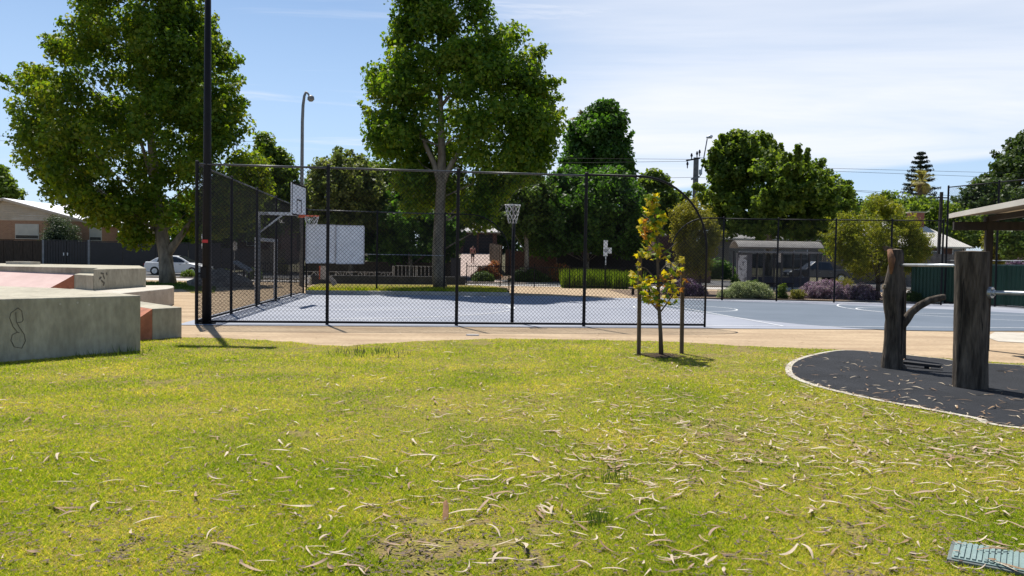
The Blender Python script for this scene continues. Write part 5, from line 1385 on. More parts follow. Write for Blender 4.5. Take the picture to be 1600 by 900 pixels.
Y = 66; zb = zt(Y); b = at(1083, 420, Y); top = at(1088, 240, Y)
t = thing('utility_pole', (b.x, Y, zb), 'grey utility pole with crossarm and leaning street light', 'utility pole')
mb = MB()
for s in (-.13, .13): mb.bar((b.x + s, Y, zb), (top.x + s * .8, Y, at(1088, 246, Y).z), .11, .2)
mb.build('pole', M('stobie_concrete', (.17, .165, .16), .8), t)
mb = MB(); mb.bar(at(1072, 251, Y), at(1094, 247, Y), .12, .12); mb.build('crossarm', m_dktimber, t)
for px, py in ((1080.5, 239), (1089, 236), (1093, 233.5), (1074, 252)):
    a = at(px, py + 11, Y); mb = MB(); mb.tube([a, a + Vector((0, 0, .25)), a + Vector((0, 0, .34)), a + Vector((0, 0, .55))], [.04, .05, .11, .05], 8); mb.build('insulator', M('insulator', (.05, .04, .04), .3), t)
mb = MB(); mb.bar(at(1080, 280, Y), at(1093, 276, Y), .15, .15); mb.build('lower_arm', m_grey, t)
mb = MB(); mb.tube([at(1094, 275, Y), at(1097, 262, Y), at(1105, 217, Y)], .05, 6); mb.build('lamp_arm', m_grey, t)
a = at(1108.5, 214.5, Y); mb = MB(); mb.tube([a + Vector((-.25, 0, -.05)), a + Vector((-.1, 0, .02)), a + Vector((.2, 0, .05)), a + Vector((.25, 0, .03))], [.06, .13, .15, .08], 10); mb.build('lamp_head', m_galv, t, smooth=True)
a = at(1094.5, 268, Y); mb = MB(); mb.box(a.x - .12, a.x + .12, Y - .1, Y + .1, a.z - .25, a.z + .15); mb.build('control_box', m_galv, t)
Y = 70; b = at(1466, 400, Y); zT = at(1468, 300, Y).z
t = thing('utility_pole', (b.x, Y, zt(Y)), 'plain dark utility pole beside the tall right fence corner', 'utility pole')
mb = MB(); mb.bar((b.x, Y, zt(Y)), (b.x + .1, Y, zT), .2, .22); mb.build('pole', m_dktimber, t)
mb = MB(); mb.bar((b.x - .5, Y, zT - .5), (b.x + .6, Y, zT - .5), .1, .1); mb.build('crossarm', m_dktimber, t)
# overhead wires
def wire(label, pts, r=.014, sag=.0):
    P = []
    for (a, b) in zip(pts, pts[1:]):
        for k in range(10):
            u = k / 10; q = a.lerp(b, u); q.z -= sag * 4 * u * (1 - u); P.append(q)
    P.append(pts[-1])
    mb = MB(); mb.tube(P, r, 4, caps=False); o = mb.build('power_line', m_black, origin=pts[0]); tag(o, label, 'overhead wire', 'overhead wires along the street')
A = lambda px, py, Y: at(px, py, Y)
wire('uppermost overhead wire left of the utility pole', [A(860, 247, 66), A(1080, 249, 66)])
wire('second overhead wire down, left of the utility pole', [A(855, 255, 66), A(1074, 252, 66)])
wire('lower overhead wire meeting the utility pole at mid height', [A(850, 282, 66), A(1084, 277, 66)])
wire('uppermost overhead wire right of the utility pole, crossing before the pine', [A(1092, 246, 66), A(1260, 262, 68), A(1640, 272, 74)])
wire('second overhead wire right of the utility pole, crossing before the pine', [A(1094, 250, 66), A(1260, 266, 68), A(1640, 280, 74)])
wire('lower overhead wire right of the utility pole', [A(1092, 277, 66), A(1330, 297, 68), A(1640, 314, 74)])
wire('lowest overhead wire right, passing the plain dark pole', [A(1330, 298, 68), A(1468, 312, 70), A(1640, 320, 74)])
wire('higher overhead wire at the left edge of the view', [A(-60, 211, 80), A(60, 214, 80), A(420, 222, 80)])
wire('lower overhead wire at the left edge of the view', [A(-60, 219, 80), A(60, 221, 80), A(420, 228, 80)])

# bus stop sign
Y = 56; b = at(946, 424, Y); t = thing('bus_stop_sign', (b.x, Y, 0), 'white bus stop sign post with a small side flag', 'sign')
mb = MB(); mb.tube([(b.x, Y, 0), (b.x, Y, at(946, 378, Y).z)], .045, 8); mb.build('post', m_galv, t)
q0 = at(942.5, 400, Y); q1 = at(949.5, 375.5, Y); mb = MB(); mb.box(q0.x, q1.x, Y - .09, Y - .05, q0.z, q1.z); pn = mb.build('panel', m_white, t)
q0 = at(943.5, 394, Y); q1 = at(948.5, 389, Y); mb = MB(); mb.box(q0.x, q1.x, Y - .098, Y - .092, q0.z, q1.z); mb.build('grey_print', M('print_grey', (.3, .3, .32), .6), pn)
q0 = at(950, 396, Y); q1 = at(955.5, 387, Y); mb = MB(); mb.box(q0.x, q1.x, Y - .07, Y - .04, q0.z, q1.z); mb.build('flag', m_white, t)
Y = 52; b = at(366, 440, Y); t = thing('sign_post', (b.x, Y, 0), 'slim post with a small pale sign seen through the left fence', 'sign')
mb = MB(); mb.tube([(b.x, Y, 0), (b.x, Y, at(366, 376, Y).z)], .035, 8); mb.build('post', m_grey, t)
q0 = at(364.5, 391, Y); q1 = at(371, 378, Y); mb = MB(); mb.box(q0.x, q1.x, Y - .06, Y - .03, q0.z, q1.z); mb.build('panel', M('sign_grey', (.4, .4, .42), .6), t)
# slanted interpretive sign
Y = 43; b = at(381, 447, Y); t = thing('slanted_sign', (b.x, Y, 0), 'dark slanted information sign on two legs beyond the left fence', 'sign')
zc_ = at(381, 418, Y).z
e = Vector((b.x, Y, zc_))
mb = MB(); mb.extr([e + Vector((-.5, -.35, .30)), e + Vector((.38, -.35, -.20)), e + Vector((.38, .35, -.10)), e + Vector((-.5, .35, .40))], (0, 0, -.08)); mb.build('panel', m_grey, t)
for s in (0, .26):
    mb = MB(); mb.bar((b.x + s, Y, 0), (b.x + s, Y, zc_ - .05), .09); mb.build('leg', m_black, t)
# boulder mound
b = G(352, 470); mb = MB(); bm = bmesh.new(); bmesh.ops.create_icosphere(bm, subdivisions=3, radius=1)
rgb = random.Random(4)
for v in bm.verts:
    k = 1 + .12 * math.sin(v.co.x * 5 + 1) * math.cos(v.co.y * 4) + .07 * math.sin(v.co.z * 9 + v.co.x * 7); v.co = Vector((v.co.x * 1.6 * k, v.co.y * 1.2 * k, max(-.1, v.co.z * .85 * k)))
me = bpy.data.meshes.new('boulder'); bm.to_mesh(me); bm.free(); me.polygons.foreach_set('use_smooth', [True] * len(me.polygons))
o = link_mesh('boulder', me, m_stone, origin=tuple(at(345, 452, 41).xy) + (0,)); tag(o, 'low grey brown boulder beyond the left court fence', 'boulder')
# dark cabinet by the drive
Y = 56; a = at(704, 428, Y); b = at(719, 428, Y); zt_ = at(711, 404.5, Y).z
t = thing('cabinet', ((a.x + b.x) / 2, Y, 0), 'dark boxy cabinet standing left of the driveway', 'cabinet')
mb = MB(); mb.box(a.x, b.x, Y, Y + .5, .12, zt_); mb.build('cabinet_body', m_dkfence, t, bevel=.03)
mb = MB(); mb.box(a.x - .03, b.x + .03, Y - .03, Y + .53, zt_ + .002, zt_ + .07); mb.build('cabinet_lid', m_dkfence, t)
mb = MB(); mb.box(a.x + .05, b.x - .05, Y + .05, Y + .45, 0, .12); mb.build('plinth', m_conc, t)
# park bench on the sand
Y = G(1000, 461).y; a = at(984, 449, Y); b = at(1022, 450, Y)
t = thing('park_bench', (a.x, Y, 0), 'low backless timber bench on the sand behind the young maple', 'bench')
for k in range(3):
    mb = MB(); mb.box(a.x, b.x, Y + k * .15, Y + k * .15 + .13, a.z - .06, a.z); mb.build('slat', M('bench_timber', (.30, .24, .2), .8), t)
for x in (a.x + .15, b.x - .25):
    for yy in (.02, .36):
        mb = MB(); mb.box(x, x + .08, Y + yy, Y + yy + .07, 0, a.z - .062); mb.build('leg', m_dktimber, t)

# bus shelter
Y = 48.5; a = at(1151, 392, Y); b = at(1284, 394, Y); x0, x1 = a.x, b.x
zr0 = a.z; zr1 = at(1170, 380, Y).z
t = thing('bus_shelter', ((x0 + x1) / 2, Y, 0), 'grey bus shelter with a curved roof and dark glass panels', 'bus shelter')
mb = MB(); nA_ = 10; pr_ = []
for k in range(nA_ + 1):
    u = k / nA_; pr_.append((Y - .35 + 2.0 * u, zr0 + (zr1 - zr0 + .12) * math.sin(pi * (.08 + .84 * u)) ** .8))
vs = []
for (yy, zz) in pr_: vs += [(x0, yy, zz), (x1, yy, zz)]
for (yy, zz) in pr_: vs += [(x0, yy, zz + .06), (x1, yy, zz + .06)]
o_ = 2 * (nA_ + 1)
fs = [(2 * k, 2 * k + 2, 2 * k + 3, 2 * k + 1) for k in range(nA_)] + [(o_ + 2 * k, o_ + 2 * k + 1, o_ + 2 * k + 3, o_ + 2 * k + 2) for k in range(nA_)]
fs += [(2 * k, o_ + 2 * k, o_ + 2 * k + 2, 2 * k + 2) for k in range(nA_)] + [(2 * k + 1, 2 * k + 3, o_ + 2 * k + 3, o_ + 2 * k + 1) for k in range(nA_)] + [(0, 1, o_ + 1, o_), (2 * nA_, o_ + 2 * nA_, o_ + 2 * nA_ + 1, 2 * nA_ + 1)]
mb.add(vs, fs); mb.build('curved_roof', M('shelter_roof', (.17, .16, .15), .6, var=.2), t)
mb = MB(); mb.box(x0 + .05, x1 - .05, Y - .36, Y - .28, zr0 - .1, zr0 + .01); mb.build('gutter', m_grey, t)
m_shglass = bpy.data.materials.new('tinted_glass'); m_shglass.use_nodes = True
_n, _l = m_shglass.node_tree.nodes, m_shglass.node_tree.links
_tr = _n.new('ShaderNodeBsdfTransparent'); _tr.inputs[0].default_value = (.55, .57, .6, 1)
_ms = _n.new('ShaderNodeMixShader'); _ms.inputs[0].default_value = .8
_n['Principled BSDF'].inputs['Base Color'].default_value = (.05, .055, .06, 1); _n['Principled BSDF'].inputs['Roughness'].default_value = .1
_l.new(_n['Principled BSDF'].outputs[0], _ms.inputs[1]); _l.new(_tr.outputs[0], _ms.inputs[2]); _l.new(_ms.outputs[0], _n['Material Output'].inputs['Surface'])
m_shel = M('shelter_frame', (.05, .052, .06), .5)
for px in (1156, 1194, 1222, 1252, 1278):
    xx = at(px, 420, Y).x
    for yy in (Y + .05, Y + 1.4):
        mb = MB(); mb.box(xx - .05, xx + .05, yy, yy + .08, 0, zr0 + .02); mb.build('post', m_shel, t)
for (pl, pr2) in ((1172, 1193), (1196, 1221), (1224, 1251), (1254, 1277)):
    xa, xb = at(pl, 420, Y).x, at(pr2, 420, Y).x
    mb = MB(); mb.box(xa, xb, Y + 1.43, Y + 1.45, .9, zr0 - .15); g_ = mb.build('glass_panel', m_shglass, t)
    mb = MB(); mb.box(xa, xb, Y + 1.41, Y + 1.47, .85, .9); mb.build('panel_rail', m_shel, g_)
    mb = MB(); mb.box(xa, xb, Y + 1.42, Y + 1.46, .2, .84); mb.build('kick_panel', M('kick_panel', (.03, .035, .06), .5), t)
qa, qb = at(1150.5, 440, Y), at(1166, 440, Y); zz = at(1158, 398.5, Y).z
mb = MB(); mb.box(qa.x, qb.x + .3, Y - .1, Y + .12, .0, zz + .1); ps = mb.build('poster_case', M('case_grey', (.10, .10, .115), .5), t)
mb = MB(); mb.box(qa.x + .05, qb.x - .02, Y - .112, Y - .103, .55, zz); mb.build('poster', M('poster_print', (.55, .56, .58), .4, scale=5, col2=(.16, .16, .17), mixlo=.40, mixhi=.50), ps)
mb = MB(); mb.box(at(1180, 420, Y).x, at(1250, 420, Y).x, Y + .9, Y + 1.3, .42, .48); mb.build('bench_seat', m_dktimber, t)
sgn = at(1222, 402, Y); mb = MB(); mb.box(sgn.x - .12, sgn.x + .12, Y + .3, Y + .36, at(1222, 410, Y).z, zr0 - .02); mb.build('timetable_case', m_white, t)

# green steel fence right
ga = at(1424, 474, 36.6); gb = Vector((23.5, 27.5, 0)); ga.z = 0
t = thing('steel_fence', tuple(ga), 'dark green ribbed steel fence behind the log posts', 'fence')
d = gb - ga; L = d.length; dn = d / L; nn = Vector((-dn.y, dn.x, 0)); k = 5; hgt = 1.72
for i in range(k):
    mb = MB(); pts = []
    pl = L / k - .06; a = ga + dn * (i * L / k + .03); nr_ = 12
    for j in range(nr_ * 4 + 1):
        u = j / (nr_ * 4) * pl; ofs = (0, .0, .035, .035)[j % 4]; pts.append(a + dn * u + nn * ofs)
    vs = [(p.x, p.y, .06) for p in pts] + [(p.x, p.y, hgt - .03) for p in pts]; m_ = len(pts)
    mb.add(vs, [(j, j + 1, m_ + j + 1, m_ + j) for j in range(m_ - 1)]); mb.build('panel', m_gfence, t, fixn=False)
    mb = MB(); mb.bar(a + Vector((0, 0, hgt)), a + dn * pl + Vector((0, 0, hgt)), .06, .06); mb.build('capping', M('pale_green_cap', (.10, .17, .14), .5), t)
    mb = MB(); mb.bar(a - dn * .03, a - dn * .03 + Vector((0, 0, hgt + .03)), .06, .06); mb.build('post', m_gfence, t)
    mb = MB(); mb.bar(a + Vector((0, 0, .03)), a + dn * pl + Vector((0, 0, .03)), .06, .05); mb.build('bottom_plinth', m_conc, t)

# picnic shelter roof corner at right: its left eave runs towards the camera
Yp = 15.6; FL = at(1487, 337, Yp); ev = Vector((-.05, -.217, 0)).normalized(); ri = Vector((-ev.y, ev.x, 0)); LE, WR = 4.6, 4.4
t = thing('picnic_shelter', (FL.x + 2, Yp - 2, 0), 'picnic shelter with thin pale roof edge and timber post, at the right edge', 'shelter')
rise = Vector((0, 0, math.tan(R_(5))))
def sp_(a, b, dz=0.0): return FL + ev * a + ri * b + rise * min(b, 2 * WR / 2 - 0) + Vector((0, 0, dz))
def slab(a0, a1, b0, b1, dz, th, mat, name):
    mb = MB(); mb.extr([sp_(a0, b0, dz), sp_(a1, b0, dz), sp_(a1, b1, dz), sp_(a0, b1, dz)], (0, 0, th)); return mb.build(name, mat, t)
slab(0, LE, 0, WR, 0, .05, m_roofc, 'roof_sheet')
slab(-.02, LE + .02, -.045, -.003, -.045, .085, m_roofc, 'gutter')
slab(.02, LE - .02, .003, .75, -.03, .025, M('grey_soffit', (.17, .155, .135), .8), 'eave_soffit')
slab(.12, LE - .1, .76, WR - .2, -.03, .025, m_ply, 'ceiling_lining')
slab(.004, .10, .76, WR, -.14, .135, m_dktimber, 'end_board')
pxp = at(1541, 380, Yp - .25)
pb2_ = FL + ev * .25 + ri * ((pxp - FL).dot(ri)); pb2_.z = 0
for (a, b) in ((.0, 0.0), (3.8, 0.0), (0.0, 3.1), (3.8, 3.1)):
    q_ = pb2_ + ev * a + ri * b
    mb = MB(); mb.obox(q_, ev, ri, .06, .06, 0, FL.z - .1 + (b + .5) * rise.z); mb.build('post', m_dktimber, t)
for a in (0.0, 3.8):
    q_ = pb2_ + ev * a
    mb = MB(); mb.bar(q_ - ri * .62 + Vector((0, 0, FL.z - .21)), q_ + ri * 3.6 + Vector((0, 0, FL.z - .21)), .09, .16); mb.build('tie_beam', m_dktimber, t)
for b in (0.0, 3.1):
    q_ = pb2_ + ri * b
    mb = MB(); mb.bar(q_ - ev * .2 + Vector((0, 0, FL.z - .07 + b * rise.z)), q_ + ev * 4.1 + Vector((0, 0, FL.z - .07 + b * rise.z)), .08, .1); mb.build('purlin', m_dktimber, t)

# ------------------------------------------------------------------ houses
def win(parent, x0, x1, Y, z0, z1, mat=None, shutter=False):
    mb = MB(); mb.box(x0, x1, Y - .04, Y + .03, z0, z1); w = mb.build('window', m_cream if shutter else m_white, parent)
    if shutter:
        n = 9
        for i in range(n):
            zz = z0 + .06 + (z1 - z0 - .12) * i / n; h = (z1 - z0 - .12) / n
            mb = MB(); mb.box(x0 + .06, x1 - .06, Y - .06, Y - .043, zz + .01, zz + h - .01); mb.build('shutter_slat', m_cream if i > 1 else m_dktimber, w)
    else:
        mb = MB(); mb.box(x0 + .08, x1 - .08, Y - .052, Y - .043, z0 + .08, z1 - .08); mb.build('pane', m_glass, w)
    return w
Y = 72.0
apex = at(8, 311, Y); eave = at(163, 353, Y); zg = zt(Y)
t = thing('brick_house', (apex.x, Y, zg), 'orange brick house at left with beige gable and white metal roof', 'house')
ex, ez = eave.x - .25, eave.z
lx = 2 * apex.x - eave.x
mb = MB(); mb.box(lx, ex, Y, Y + 3.0, zg, ez + .35); mb.build('wall', m_brick, t)
slope = (apex.z - ez) / (eave.x - apex.x)
zw = ez + .35
mb = MB(); nb_ = 11
gz0 = zw + .003
for i in range(nb_):
    za = gz0 + (apex.z - .15 - gz0) * i / nb_; zb_ = gz0 + (apex.z - .15 - gz0) * (i + 1) / nb_ - .012
    hwid = lambda z: min((apex.z - .12 - z) / slope, ex - apex.x)
    mb2 = MB(); ha, hb_ = hwid(za), max(.05, hwid(zb_))
    yo = Y - .03 - .012 * (i % 2)
    mb2.extr([(apex.x - ha, yo, za), (apex.x + ha, yo, za), (apex.x + hb_, yo, zb_), (apex.x - hb_, yo, zb_)], (0, .2, 0)); mb2.build('gable_board', m_beige, t)
for s in (-1, 1):
    a = Vector((apex.x, Y - .35, apex.z)); b = Vector((apex.x + s * (eave.x - apex.x), Y - .35, ez)); th = Vector((0, 0, .08))
    mb = MB(); mb.extr([a, b, b + Vector((0, 9, 0)), a + Vector((0, 9, 0))], (0, 0, .08)); mb.build('gable_roof', m_roofw, t)
    mb = MB(); mb.bar(a + Vector((0, -.03, -.06)), b + Vector((0, -.03, -.06)), .05, .2); mb.build('barge_board', m_beige, t)
win(t, at(24, 360, Y).x, at(61, 360, Y).x, Y, at(40, 373.5, Y).z, at(40, 350, Y).z, shutter=True)
win(t, at(140, 360, Y).x, at(159, 360, Y).x, Y, at(150, 376, Y).z, at(150, 355, Y).z, shutter=True)
# main wing behind, ridge along x
xr0, xr1 = at(-10, 320, 81).x, at(236, 320, 81).x; zr_ = at(100, 316, 81).z; ze_ = at(200, 354, 75).z
mb = MB(); mb.box(ex + .01, xr1 - .4, 75.4, 84, zg, ze_); mb.build('wing_wall', m_beige, t)
mb = MB(); mb.extr([(apex.x + 1.0, 74.8, ze_), (xr1, 74.8, ze_), (xr1 - 5, 81, zr_), (apex.x + 1.0, 81, zr_)], (0, 0, .08)); mb.build('main_roof', m_roofw, t)
mb = MB(); mb.extr([(apex.x + 1.0, 81.003, zr_), (xr1 - 5, 81.003, zr_), (xr1, 87, ze_), (apex.x + 1.0, 87, ze_)], (0, 0, .08)); mb.build('rear_roof', m_roofw, t)
mb = MB(); mb.extr([(xr1 + .003, 74.8, ze_), (xr1 + .003, 87, ze_), (xr1 - 5 + .003, 81, zr_)], (0, 0, .07)); mb.build('hip_roof', m_roofw, t)
mb = MB(); mb.box(ex + .3, xr1, 74.65, 74.78, ze_ - .1, ze_ + .06); mb.build('gutter', m_cream, t)
win(t, at(185, 360, 75).x, at(200, 360, 75).x, 75.4, zg + 1.2, at(190, 359, 75).z, shutter=True)
for px in (161, 173):
    xx = at(px, 360, 74.9).x; mb = MB(); mb.box(xx - .09, xx + .09, 74.9, 75.05, zg, ze_ - .1); mb.build('porch_post', m_dktimber, t)

# front fences of that house
def fence_run(name, label, px0, px1, Y, ztop, mat, step, kind_name, cat='fence'):
    a = at(px0, 390, Y).x; b = at(px1, 390, Y).x; zg = zt(Y) - .1
    t = thing(name, (a, Y, zg), label, cat)
    n = max(2, int((b - a) / step)); w = (b - a) / n
    for i in range(n):
        mb = MB(); dz = random.uniform(-.02, .02) if 'brush' in name else 0
        mb.box(a + i * w + .015, a + (i + 1) * w - .015, Y, Y + .06 + .03 * (i % 2), zg, ztop + dz); mb.build(kind_name, mat, t)
    mb = MB(); mb.box(a, b, Y - .02, Y + .12, ztop + .025, ztop + .09); mb.build('capping', mat, t)
    return t
Yf = 67.6
zt1 = at(50, 376, Yf).z
fence_run('brushwood_fence', 'brown brushwood fence at the far left in front of the brick house', -40, 66, Yf, zt1, m_brush, .8, 'panel')
g = fence_run('double_gate', 'pair of dark metal driveway gates left of the dark fence', 70, 138, Yf, at(100, 376.5, Yf).z, m_dkfence, .22, 'slat', 'gate')
for px in (100, 106):
    a = at(px, 397, Yf); mb = MB(); mb.box(a.x - .04, a.x + .04, Yf - .06, Yf - .001, a.z - .12, a.z + .12); mb.build('handle', m_galv, g)
for px in (67.5, 103, 139):
    a = at(px, 390, Yf); mb = MB(); mb.box(a.x - .09 if px != 103 else a.x - .03, a.x + .09 if px != 103 else a.x + .03, Yf - .03, Yf + .16, zt(Yf) - .1, at(px, 375.5, Yf).z + (.05 if px != 103 else 0)); mb.build('gate_post', m_grey if px != 103 else m_dkfence, g)
fence_run('panel_fence', 'long dark panel fence behind the parked white car', 141, 345, Yf, at(200, 379, Yf).z, m_dkfence, 2.3, 'panel')
fence_run('panel_fence', 'dark panel fence seen through the left court fence', 346, 402, Yf, at(360, 389, Yf).z, m_dkfence, 2.0, 'panel')
fence_run('paling_fence', 'brown timber fence behind the white goal frame', 403, 446, 66.5, at(420, 391, 66.5).z, m_timber, .3, 'paling')

def house(label, px0, px1, Y, py_eave, py_ridge, depth, wall, roof, windows=(), over=.5, posts=(), hip=1.5, name='house', gableinset=None):
    a = at(px0, py_eave, Y); b = at(px1, py_eave, Y); zg = zt(Y) - .2; ze = a.z * .5 + b.z * .5; zr_ = at((px0 + px1) / 2, py_ridge, Y + depth / 2).z
    t = thing(name, ((a.x + b.x) / 2, Y, zg), label, 'house')
    mb = MB(); mb.box(a.x, b.x, Y, Y + depth, zg, ze); mb.build('wall', wall, t)
    x0, x1, y0, y1 = a.x - over, b.x + over, Y - over, Y + depth + over; ym = (y0 + y1) / 2
    mb = MB(); mb.add([(x0, y0, ze), (x1, y0, ze), (x1, y1, ze), (x0, y1, ze), (x0 + hip, ym, zr_), (x1 - hip, ym, zr_), (x0, y0, ze - .1), (x1, y0, ze - .1), (x1, y1, ze - .1), (x0, y1, ze - .1)],
                      [(0, 1, 5, 4), (1, 2, 5), (2, 3, 4, 5), (3, 0, 4), (0, 6, 7, 1), (1, 7, 8, 2), (2, 8, 9, 3), (3, 9, 6, 0), (6, 9, 8, 7)]); r = mb.build('roof', roof, t)
    mb = MB(); mb.box(x0 - .02, x1 + .02, y0 - .12, y0 - .01, ze - .12, ze + .02); mb.build('gutter', m_cream, t)
    for (wl_, wr_, wt, wb) in windows:
        win(t, at(wl_, 390, Y).x, at(wr_, 390, Y).x, Y, at(wl_, wb, Y).z, at(wl_, wt, Y).z)
    for px in posts:
        xx = at(px, 390, y0 + .2).x; mb = MB(); mb.box(xx - .07, xx + .07, y0 + .15, y0 + .29, zg, ze - .11); mb.build('verandah_post', m_white, t)
    return t
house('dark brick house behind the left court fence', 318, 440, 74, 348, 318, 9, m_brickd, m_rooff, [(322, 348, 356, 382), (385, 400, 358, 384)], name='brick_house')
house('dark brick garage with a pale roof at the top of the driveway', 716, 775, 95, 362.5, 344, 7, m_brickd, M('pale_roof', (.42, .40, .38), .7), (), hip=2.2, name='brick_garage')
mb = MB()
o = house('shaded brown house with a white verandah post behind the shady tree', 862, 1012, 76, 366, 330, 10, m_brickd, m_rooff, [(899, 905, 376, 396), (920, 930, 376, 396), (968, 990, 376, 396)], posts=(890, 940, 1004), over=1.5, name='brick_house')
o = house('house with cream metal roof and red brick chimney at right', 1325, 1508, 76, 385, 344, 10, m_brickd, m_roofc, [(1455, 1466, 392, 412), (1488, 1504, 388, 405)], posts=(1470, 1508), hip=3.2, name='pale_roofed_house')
ch = at(1430, 345, 80); mb = MB(); mb.box(ch.x - .65, ch.x + .65, 79.5, 80.4, ch.z - 1.2, at(1430, 333, 80).z); c_ = mb.build('chimney', brickmat('red_brick', (.30, .09, .05), (.24, .08, .05), (.2, .14, .12)), o)
mb = MB(); mb.box(ch.x - .75, ch.x + .75, 79.4, 80.5, at(1430, 333, 80).z + .002, at(1430, 331, 80).z); mb.build('chimney_cap', m_conc, c_)
house('house of which only a terracotta roof shows behind the wattle', 1030, 1075, 88, 334, 311, 7, m_brickd, m_roofr, (), hip=1.2, name='tiled_house')
house('grey walled house behind the bus shelter and parked ute', 1140, 1300, 80, 374, 345, 9, M('grey_render', (.22, .20, .18), .8), m_rooff, [(1195, 1215, 385, 405), (1240, 1262, 385, 405)], name='rendered_house')
a = at(1455, 415, 60); mb = MB(); mb.box(at(1395, 400, 60).x, at(1520, 400, 60).x, 60, 60.35, 0, at(1470, 397, 60).z); o = mb.build('stone_wall', m_stone, origin=(a.x, 60, 0)); tag(o, 'rough stone front wall below the cream roofed house', 'wall')
fence_run('paling_fence', 'pale paling fence behind the right wattle tree', 1285, 1400, 64, at(1330, 401, 64).z, m_timber, .35, 'paling')
# grey garage doors at the end of the drive
Yg = 95
mb = MB()
gar = [o for o in COL.objects if o.name.startswith('brick_garage')][0]
for (l, r) in ((724, 745), (748, 770)):
    a = at(l, 394, Yg); b = at(r, 366, Yg)
    for i in range(6):
        z0 = zt(Yg) + (b.z - zt(Yg)) * i / 6; z1 = zt(Yg) + (b.z - zt(Yg)) * (i + 1) / 6 - .02
        mb = MB(); mb.box(a.x, b.x, Yg - .08, Yg - .01, z0, z1); mb.build('door_panel', m_dkfence, gar)
# brick walls at the front gardens
def brick_wall(label, px0, px1, Y0, Y1, py_t, mat, posts=()):
    a = at(px0, py_t, Y0); b = at(px1, py_t, Y1); t = thing('brick_wall', (a.x, a.y, zt(Y0)), label, 'wall')
    d = (b - a); d.z = 0; zt_ = (a.z + b.z) / 2
    mb = MB(); mb.obox((a + b) / 2, d, Vector((-d.y, d.x, 0)), d.length / 2, .13, zt(min(Y0, Y1)) - .2, zt_); mb.build('wall_body', mat, t)
    mb = MB(); mb.obox((a + b) / 2, d, Vector((-d.y, d.x, 0)), d.length / 2 + .03, .17, zt_ + .002, zt_ + .09); mb.build('coping', M('dark_coping', (.13, .09, .075), .8), t)
    for u in posts:
        q = a + d * u; mb = MB(); mb.obox(q, d, Vector((-d.y, d.x, 0)), .22, .2, zt(Y0) - .2, zt_ + .2); mb.build('pier', mat, t)
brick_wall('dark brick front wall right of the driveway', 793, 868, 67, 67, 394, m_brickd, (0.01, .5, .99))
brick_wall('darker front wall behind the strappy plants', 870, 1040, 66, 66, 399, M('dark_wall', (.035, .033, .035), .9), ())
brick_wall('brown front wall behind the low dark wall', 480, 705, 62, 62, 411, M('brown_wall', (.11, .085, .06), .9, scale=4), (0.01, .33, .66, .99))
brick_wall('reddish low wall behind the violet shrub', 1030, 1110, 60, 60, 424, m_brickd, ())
# timber fence along the driveway
t = thing('driveway_fence', tuple(at(784, 410, 66)), 'grey timber fence running up the right side of the driveway', 'fence')
pA = at(784, 384, 66); pB = at(765, 381, 84)
for i in range(9):
    u0, u1 = i / 9 + .004, (i + 1) / 9 - .004; a = pA.lerp(pB, u0); b = pA.lerp(pB, u1)
    mb = MB(); mb.extr([(a.x, a.y, zt(a.y)), (b.x, b.y, zt(b.y)), (b.x, b.y, b.z), (a.x, a.y, a.z)], (.06, 0, 0)); mb.build('panel', m_timber, t)
    mb = MB(); mb.bar((a.x - .03, a.y, zt(a.y)), (a.x - .03, a.y, a.z + .08), .12); mb.build('post', m_timber, t)

